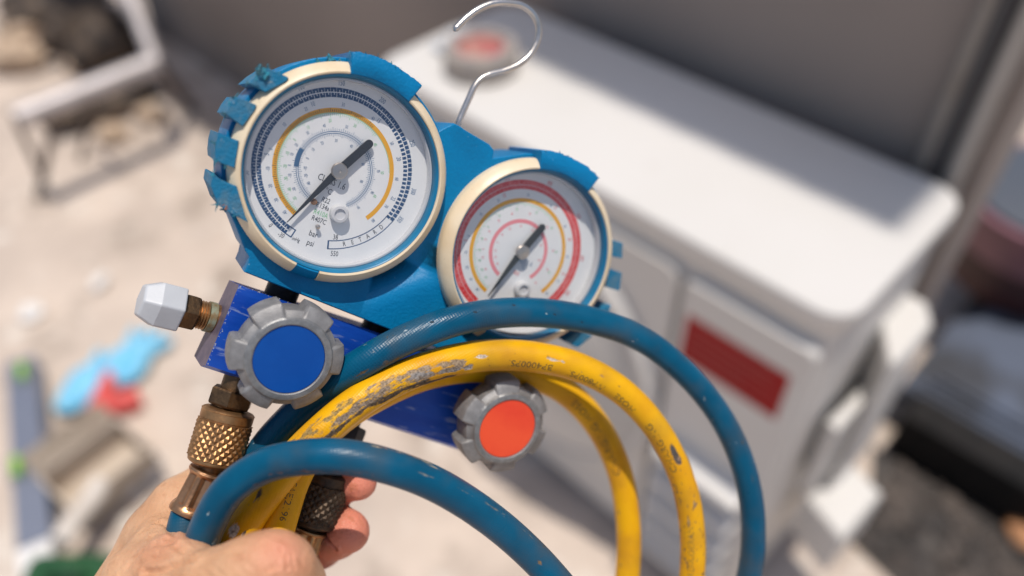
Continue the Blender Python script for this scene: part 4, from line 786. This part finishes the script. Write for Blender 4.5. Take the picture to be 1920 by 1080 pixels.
# couplings: knurled nut + crimped ferrule, as parts of their hose
def coupling(hose, A, B, Cc, rn, mats, flutes=8):
    """A top of nut, B bottom of nut, Cc end of ferrule (world)"""
    base = np.array(hose.o.location); ln = np.linalg.norm(B-A); fx = axis_xf(A-base, B-base); N = 216; M = 84; v = []
    prof_r = []
    for i in range(M):
        z = i/(M-1)
        for j in range(N):
            t = j/N; r = rn
            if z < .05: r = rn*(.80+.2*(z/.05)**.5*.9)
            elif z < .22: r = rn*.96 if z < .20 else rn*.93
            elif z < .88:
                k = 21; zz = (z-.22)/.66*7.2
                a_ = abs(((t*k+zz*.62) % 1)-.5)*2; b_ = abs(((t*k-zz*.62) % 1)-.5)*2; r = rn*(.955+.075*min(a_, b_)*.95)
            elif z > .93: r = rn*(.95-.2*((z-.93)/.07)**2)
            else: r = rn*.95
            v.append((r*math.cos(2*math.pi*t), r*math.sin(2*math.pi*t), z*ln))
    q = MB(); q.add(v, grid_faces(M, N)+[tuple(range(N)), tuple((M-1)*N+i for i in range(N))]); q.xf(fx); cp = q.build('coupling_nut', mats[0], hose.o, smooth=22)
    q = MB(); q.add(*lathe([(rn*.45, 0), (rn*.45, ln*.16)], 32)); q.xf(axis_xf(B-base, Cc-base)); q.build('coupling_neck', mats[0], hose.o)
    l2 = np.linalg.norm(Cc-B); v = []; zs = [.10, .115, .16, .19, .21, .24, .28, .8, .84, .86, .93, .975, 1.0]
    rs = [.60, .74, .76, .735, .70, .68, .67, .72, .74, .77, .81, .80, .66]; N2 = 144
    for z, r in zip(zs, rs):
        for j in range(N2):
            t = 2*math.pi*j/N2; g = 1-.15*(.5+.5*math.cos(flutes*t))**1.2*(1 if .22 < z < .82 else 0); g = g if .22 < z < .82 else 1; v.append((rn*r*g*math.cos(t), rn*r*g*math.sin(t), z*l2))
    q = MB(); q.add(v, grid_faces(len(zs), N2)+[tuple(range(N2)), tuple((len(zs)-1)*N2+i for i in range(N2))]); q.xf(axis_xf(B-base, Cc-base)); q.build('ferrule', mats[1], hose.o, smooth=32)
coupling(blue, PZ(430, 767, .286), PZ(399, 872, .284), PZ(356, 964, .2815), .0098, (brass_m, copper_m))
coupling(yel, PZ(616, 884, .305), PZ(582, 985, .302), PZ(560, 1040, .300), .0100, (mat('shaded_brass', (.075, .05, .032), .5, .7, c2=(.04, .028, .02), nscale=240, bump=.2, bscale=900), brass_m))  # nut's brass darkened, its shade is put into the colour

# ================================================================== the hand
def smin(a, b, k): h = np.clip(.5+.5*(b-a)/k, 0, 1); return b+(a-b)*h-k*h*(1-h)
CH = []   # chains of (px, py, Z, r mm) in order along the limb
thumb = [(240, 1270, .262, 19), (335, 1150, .253, 13.6), (405, 1106, .247, 12.4), (465, 1077, .243, 11.0), (510, 1063, .243, 10.6), (530, 1068, .246, 9.9), (556, 1094, .253, 8.7), (574, 1120, .259, 7.5)]
index = [(225, 1190, .292, 20), (300, 1010, .300, 13.0), (338, 950, .303, 11.0), (400, 905, .312, 9.6), (500, 893, .322, 8.8), (590, 893, .322, 8.6), (640, 897, .314, 8.2), (673, 903, .306, 7.4)]
middle = [(240, 1230, .305, 20), (350, 1140, .318, 12), (440, 1085, .330, 9.8), (540, 1050, .333, 9.2), (600, 1022, .325, 9.0), (632, 1003, .316, 8.8), (654, 997, .306, 8.4)]
ring_ = [(250, 1290, .315, 19), (380, 1230, .328, 11), (500, 1180, .338, 9.2), (590, 1150, .332, 8.8), (630, 1146, .318, 8.4), (645, 1146, .31, 7.6)]
little = [(250, 1360, .315, 18), (380, 1330, .325, 10), (480, 1290, .332, 8.2), (560, 1270, .326, 7.6), (585, 1268, .316, 7.0)]
palmc = [(240, 1330, .290, 27), (330, 1230, .305, 20), (360, 1340, .312, 20), (215, 1420, .29, 28), (120, 1640, .28, 27), (20, 1950, .27, 31), (-60, 2250, .27, 35)]
web = [(275, 1085, .274, 14), (296, 1045, .281, 10), (306, 1010, .291, 9)]
web2 = [(280, 1100, .268, 14), (318, 1062, .262, 9.5), (352, 1062, .257, 9.0)]
web3 = [(300, 1000, .297, 8), (308, 1034, .281, 7.5), (336, 1060, .264, 7.2)]
def chain_pts(ch): return np.array([PZ(*p[:3]) for p in ch]), np.array([p[3]*1e-3 for p in ch])
def build_hand():
    chs = [(chain_pts(c_), k) for c_, k in ((palmc, .012), (index, .003), (middle, .003), (ring_, .003), (little, .003), (web, .009), (web2, .007), (web3, .007), (thumb, .004))]
    allp = np.vstack([c_[0][0] for c_ in chs]); allr = np.concatenate([c_[0][1] for c_ in chs]); lo = (allp-allr[:, None]).min(0)-.006; hi = (allp+allr[:, None]).max(0)+.006; h = .0016
    ax = [np.arange(lo[i], hi[i], h) for i in range(3)]; sh = [len(a) for a in ax]; D = np.full(sh, 1.0, np.float32)
    fingers = {}
    def caps(P, R, k):
        out = None
        for a, b, ra, rb in zip(P[:-1], P[1:], R[:-1], R[1:]):
            m = max(ra, rb)+.02; sl = []
            for i in range(3):
                l = max(0, int((min(a[i], b[i])-m-lo[i])/h)); u = min(sh[i], int((max(a[i], b[i])+m-lo[i])/h)+2); sl.append(slice(l, u))
            X, Y, Z = np.meshgrid(*[ax[i][sl[i]] for i in range(3)], indexing='ij'); d = b-a; L2 = d @ d
            t = np.clip(((X-a[0])*d[0]+(Y-a[1])*d[1]+(Z-a[2])*d[2])/L2, 0, 1)
            dist = np.sqrt((X-a[0]-t*d[0])**2+(Y-a[1]-t*d[1])**2+(Z-a[2]-t*d[2])**2)-(ra+(rb-ra)*t)
            yield tuple(sl), dist.astype(np.float32)
    for i, ((P, R), k) in enumerate(chs):
        E = np.full(sh, 1.0, np.float32)
        for sl, dist in caps(P, R, k): E[sl] = smin(E[sl], dist, .004)
        kk = (.001, .009, .006, .006, .006, .008, .007, .007, .006)[i]
        D = np.minimum(D, E) if i == 0 else smin(D, E, kk)
    # surface nets
    s = D < 0; cs = s[:-1, :-1, :-1].astype(np.int8)*0; acc = np.zeros((*[n-1 for n in sh], 3), np.float32); cnt = np.zeros([n-1 for n in sh], np.int8)
    off = [(0, 0, 0), (1, 0, 0), (0, 1, 0), (1, 1, 0), (0, 0, 1), (1, 0, 1), (0, 1, 1), (1, 1, 1)]
    sub = lambda A, o_: A[o_[0]:sh[0]-1+o_[0], o_[1]:sh[1]-1+o_[1], o_[2]:sh[2]-1+o_[2]]
    for a in off:
        for ax_ in range(3):
            if a[ax_]: continue
            b = list(a); b[ax_] = 1; da, db = sub(D, a), sub(D, b); cr = (da < 0) != (db < 0); t = np.where(cr, da/np.where(cr, da-db, 1), 0)
            for m in range(3): acc[..., m] += cr*(a[m]+(t if m == ax_ else 0))
            cnt += cr
    act = cnt > 0; ids = -np.ones(act.shape, int); ids[act] = np.arange(act.sum()); ii = np.argwhere(act); V = lo+h*(ii+acc[act]/cnt[act][:, None]); Fc = []
    for ax_ in range(3):
        o1, o2 = [(1, 2), (2, 0), (0, 1)][ax_]; A = D; sl0 = [slice(None)]*3; sl1 = [slice(None)]*3; sl0[ax_] = slice(0, sh[ax_]-1); sl1[ax_] = slice(1, sh[ax_]); cr = (A[tuple(sl0)] < 0) != (A[tuple(sl1)] < 0); pos = np.argwhere(cr); sg = (A[tuple(sl0)] < 0)[cr]
        ok = (pos[:, o1] > 0) & (pos[:, o2] > 0) & (pos[:, o1] < sh[o1]-1) & (pos[:, o2] < sh[o2]-1); pos = pos[ok]; sg = sg[ok]
        def g(d1, d2): p = pos.copy(); p[:, o1] -= d1; p[:, o2] -= d2; return ids[p[:, 0], p[:, 1], p[:, 2]]
        Qd = np.stack([g(1, 1), g(0, 1), g(0, 0), g(1, 0)], 1); Qd[~sg] = Qd[~sg][:, ::-1]; Fc.append(Qd)
    return V, np.vstack(Fc)
HV, HF = build_hand()
base = np.array(PZ(240, 1330, .29))
me = bpy.data.meshes.new('hand'); me.from_pydata((HV-base).tolist(), [], HF.tolist())
bm = bmesh.new(); bm.from_mesh(me)
for _ in range(3): bmesh.ops.smooth_vert(bm, verts=bm.verts, factor=.5, use_axis_x=True, use_axis_y=True, use_axis_z=True)
bmesh.ops.subdivide_edges(bm, edges=bm.edges, cuts=1, use_grid_fill=True, smooth=0)
for _ in range(2): bmesh.ops.smooth_vert(bm, verts=bm.verts, factor=.5, use_axis_x=True, use_axis_y=True, use_axis_z=True)
bmesh.ops.recalc_face_normals(bm, faces=bm.faces); bm.to_mesh(me); bm.free()
nv = len(me.vertices); co = np.empty(nv*3); me.vertices.foreach_get('co', co); co = co.reshape(-1, 3)+base; no = np.empty(nv*3); me.vertices.foreach_get('normal', no); no = no.reshape(-1, 3)
cc = (co-CAM) @ C.T; hpx = np.stack([960+F*cc[:, 0]/-cc[:, 2], 540-F*cc[:, 1]/-cc[:, 2]], 1); hz = -cc[:, 2]; facing = np.einsum('ij,ij->i', no, CAM-co) > 0
def surf(x, y, zmin=0, zmax=9):
    d = np.hypot(hpx[:, 0]-x, hpx[:, 1]-y); m = (d < 9) & facing & (hz > zmin) & (hz < zmax)
    if not m.any(): return None
    i = np.argmin(np.where(m, hz, 9)); return co[i]
disp = np.zeros(nv)
def crease(pts, depth, sig, zmin=0, zmax=9):
    P = [p for p in (surf(x, y, zmin, zmax) for x, y in pts) if p is not None]
    if len(P) < 2: return
    best = np.full(nv, 9.0)
    for a, b in zip(P[:-1], P[1:]):
        d = b-a; t = np.clip(((co-a) @ d)/(d @ d+1e-12), 0, 1); best = np.minimum(best, np.linalg.norm(co-a-t[:, None]*d, axis=1))
    global disp; depth *= 1.7; disp += -depth*np.exp(-(best/sig)**2)+depth*.35*np.exp(-((best-2.2*sig)/sig)**2)
crease([(262, 1072), (290, 1066), (318, 1056), (343, 1046), (364, 1040)], .0009, .0011)
crease([(292, 972), (304, 970), (316, 978), (326, 992), (330, 1004)], .0006, .0010); crease([(312, 1002), (326, 1012), (345, 1026)], .0006, .0010)
crease([(270, 1020), (292, 1012), (312, 1014)], .0004, .0010); crease([(222, 1070), (246, 1044), (268, 1020), (284, 996)], .00025, .0009); crease([(330, 1062), (372, 1050), (412, 1036), (450, 1024)], .0003, .0009); crease([(258, 992), (272, 980), (288, 966)], .00025, .0009); crease([(250, 1060), (280, 1045), (310, 1040)], .0003, .0011)
for k, x in enumerate((494, 503, 513, 521, 529, 537, 545, 552)): crease([(x-3, 1008+3*k), (x+1+(k % 3), 1026+3*k), (x+5, 1044+3*k), (x+4+(k % 2)*3, 1064)], .0003, .0005, 0, .262)
crease([(600, 990), (604, 1004), (612, 1020), (624, 1034)], .0011, .0009, .27); crease([(628, 885), (632, 905), (630, 925)], .0008, .0010, .27)
for k in range(9): x = 300+k*22; crease([(x, 1070-k*4), (x+18, 1082-k*4), (x+30, 1080)], .00012, .0006, 0, .262)
co2 = co+no*disp[:, None]; me.vertices.foreach_set('co', (co2-base).ravel())
tone = np.zeros(nv)
for (x, y, Z, r) in (index[-1], index[-2], middle[-1], middle[-2], middle[-3], ring_[-1]): tone = np.maximum(tone, np.exp(-(np.linalg.norm(co-PZ(x, y, Z), axis=1)/.014)**2))
tone = np.maximum(tone, .28*np.exp(-(np.linalg.norm(co-PZ(330, 1030, .262), axis=1)/.012)**2))
tone = np.maximum(tone, .45*np.exp(-(np.linalg.norm(co-PZ(535, 1030, .236), axis=1)/.010)**2))
at = me.color_attributes.new('tone', 'FLOAT_COLOR', 'POINT'); at.data.foreach_set('color', np.stack([tone]*3+[np.ones(nv)], 1).astype(np.float32).ravel())
me.shade_smooth()
def skin():
    m = bpy.data.materials.new('skin'); m.use_nodes = True; t = m.node_tree; N = t.nodes; lk = t.links.new; b = N['Principled BSDF']; tc = N.new('ShaderNodeTexCoord')
    n = N.new('ShaderNodeTexNoise'); n.inputs['Scale'].default_value = 70; n.inputs['Detail'].default_value = 5; lk(tc.outputs['Object'], n.inputs[0])
    r = N.new('ShaderNodeValToRGB'); r.color_ramp.elements[0].position = .38; r.color_ramp.elements[0].color = (.55, .295, .160, 1); r.color_ramp.elements[1].position = .68; r.color_ramp.elements[1].color = (.65, .385, .225, 1); lk(n.outputs[0], r.inputs[0])
    at_ = N.new('ShaderNodeAttribute'); at_.attribute_name = 'tone'; x = N.new('ShaderNodeMix'); x.data_type = 'RGBA'; x.inputs[7].default_value = (.66, .185, .135, 1); lk(r.outputs[0], x.inputs[6]); lk(at_.outputs['Fac'], x.inputs[0])
    n2 = N.new('ShaderNodeTexNoise'); n2.inputs['Scale'].default_value = 210; n2.inputs['Detail'].default_value = 3; lk(tc.outputs['Object'], n2.inputs[0]); q = N.new('ShaderNodeMapRange'); q.inputs[1].default_value = .60; q.inputs[2].default_value = .74; q.inputs[4].default_value = .5; lk(n2.outputs[0], q.inputs[0])
    y = N.new('ShaderNodeMix'); y.data_type = 'RGBA'; y.inputs[7].default_value = (.36, .13, .05, 1); lk(x.outputs[2], y.inputs[6]); lk(q.outputs[0], y.inputs[0]); lk(y.outputs[2], b.inputs['Base Color'])
    b.inputs['Roughness'].default_value = .5; b.inputs['Specular IOR Level'].default_value = .35; b.inputs['Subsurface Weight'].default_value = .12; b.inputs['Subsurface Radius'].default_value = (1, .35, .2); b.inputs['Subsurface Scale'].default_value = .003
    v1 = N.new('ShaderNodeTexVoronoi'); v1.feature = 'DISTANCE_TO_EDGE'; v1.inputs['Scale'].default_value = 1100; mp = N.new('ShaderNodeMapping'); mp.inputs['Scale'].default_value = (1, .55, 1); lk(tc.outputs['Object'], mp.inputs[0]); lk(mp.outputs[0], v1.inputs[0])
    n4 = N.new('ShaderNodeTexNoise'); n4.inputs['Scale'].default_value = 330; n4.inputs['Detail'].default_value = 4; lk(tc.outputs['Object'], n4.inputs[0]); n4.inputs['Roughness'].default_value = .7; mm_ = N.new('ShaderNodeMath'); mm_.operation = 'MULTIPLY_ADD'; mm_.inputs[1].default_value = .6; lk(v1.outputs['Distance'], mm_.inputs[0]); lk(n4.outputs[0], mm_.inputs[2])
    bu = N.new('ShaderNodeBump'); bu.inputs['Strength'].default_value = .75; bu.inputs['Distance'].default_value = .0007; mp2 = N.new('ShaderNodeMapping'); mp2.inputs['Scale'].default_value = (1, .22, .6); mp2.inputs['Rotation'].default_value = (.3, .2, .6); lk(tc.outputs['Object'], mp2.inputs[0]); n5 = N.new('ShaderNodeTexNoise'); n5.inputs['Scale'].default_value = 420; n5.inputs['Detail'].default_value = 2; lk(mp2.outputs[0], n5.inputs[0]); ad = N.new('ShaderNodeMath'); ad.operation = 'MULTIPLY_ADD'; ad.inputs[1].default_value = .8; lk(n5.outputs[0], ad.inputs[0]); lk(mm_.outputs[0], ad.inputs[2]); lk(ad.outputs[0], bu.inputs['Height']); lk(bu.outputs[0], b.inputs['Normal']); return m
me.materials.append(skin()); hand = bpy.data.objects.new('person', me); COL.objects.link(hand); hand.location = tuple(base)
props(hand, 'bare left hand gripping the hoses from behind, thumb across the front', 'person')
# thumb nail on the far side of the thumb tip
ta, tb = PZ(556, 1094, .253), PZ(574, 1120, .259); ax_ = nz(tb-ta); outw = nz(PZ(612, 1068, .251)-ta); outw = nz(outw-(outw @ ax_)*ax_); sdv = np.cross(ax_, outw); v = []
for i in range(9):
    for j in range(11):
        u_ = (j/10-.5)*1.7; rr = .0088-.0007*(i/8)+.0003; l_ = -.004+.0125*i/8*(1-.25*abs(u_/.85)**3); v.append(ta+ax_*l_+rr*(math.cos(u_)*outw+math.sin(u_)*sdv)-base)
q = MB(); q.add(v, grid_faces(9, 11, False)); o = q.build('thumbnail', mat('fingernail', (.58, .36, .31), .25, coat=.3), hand, smooth=60); sm = o.modifiers.new('s', 'SOLIDIFY'); sm.thickness = .0004
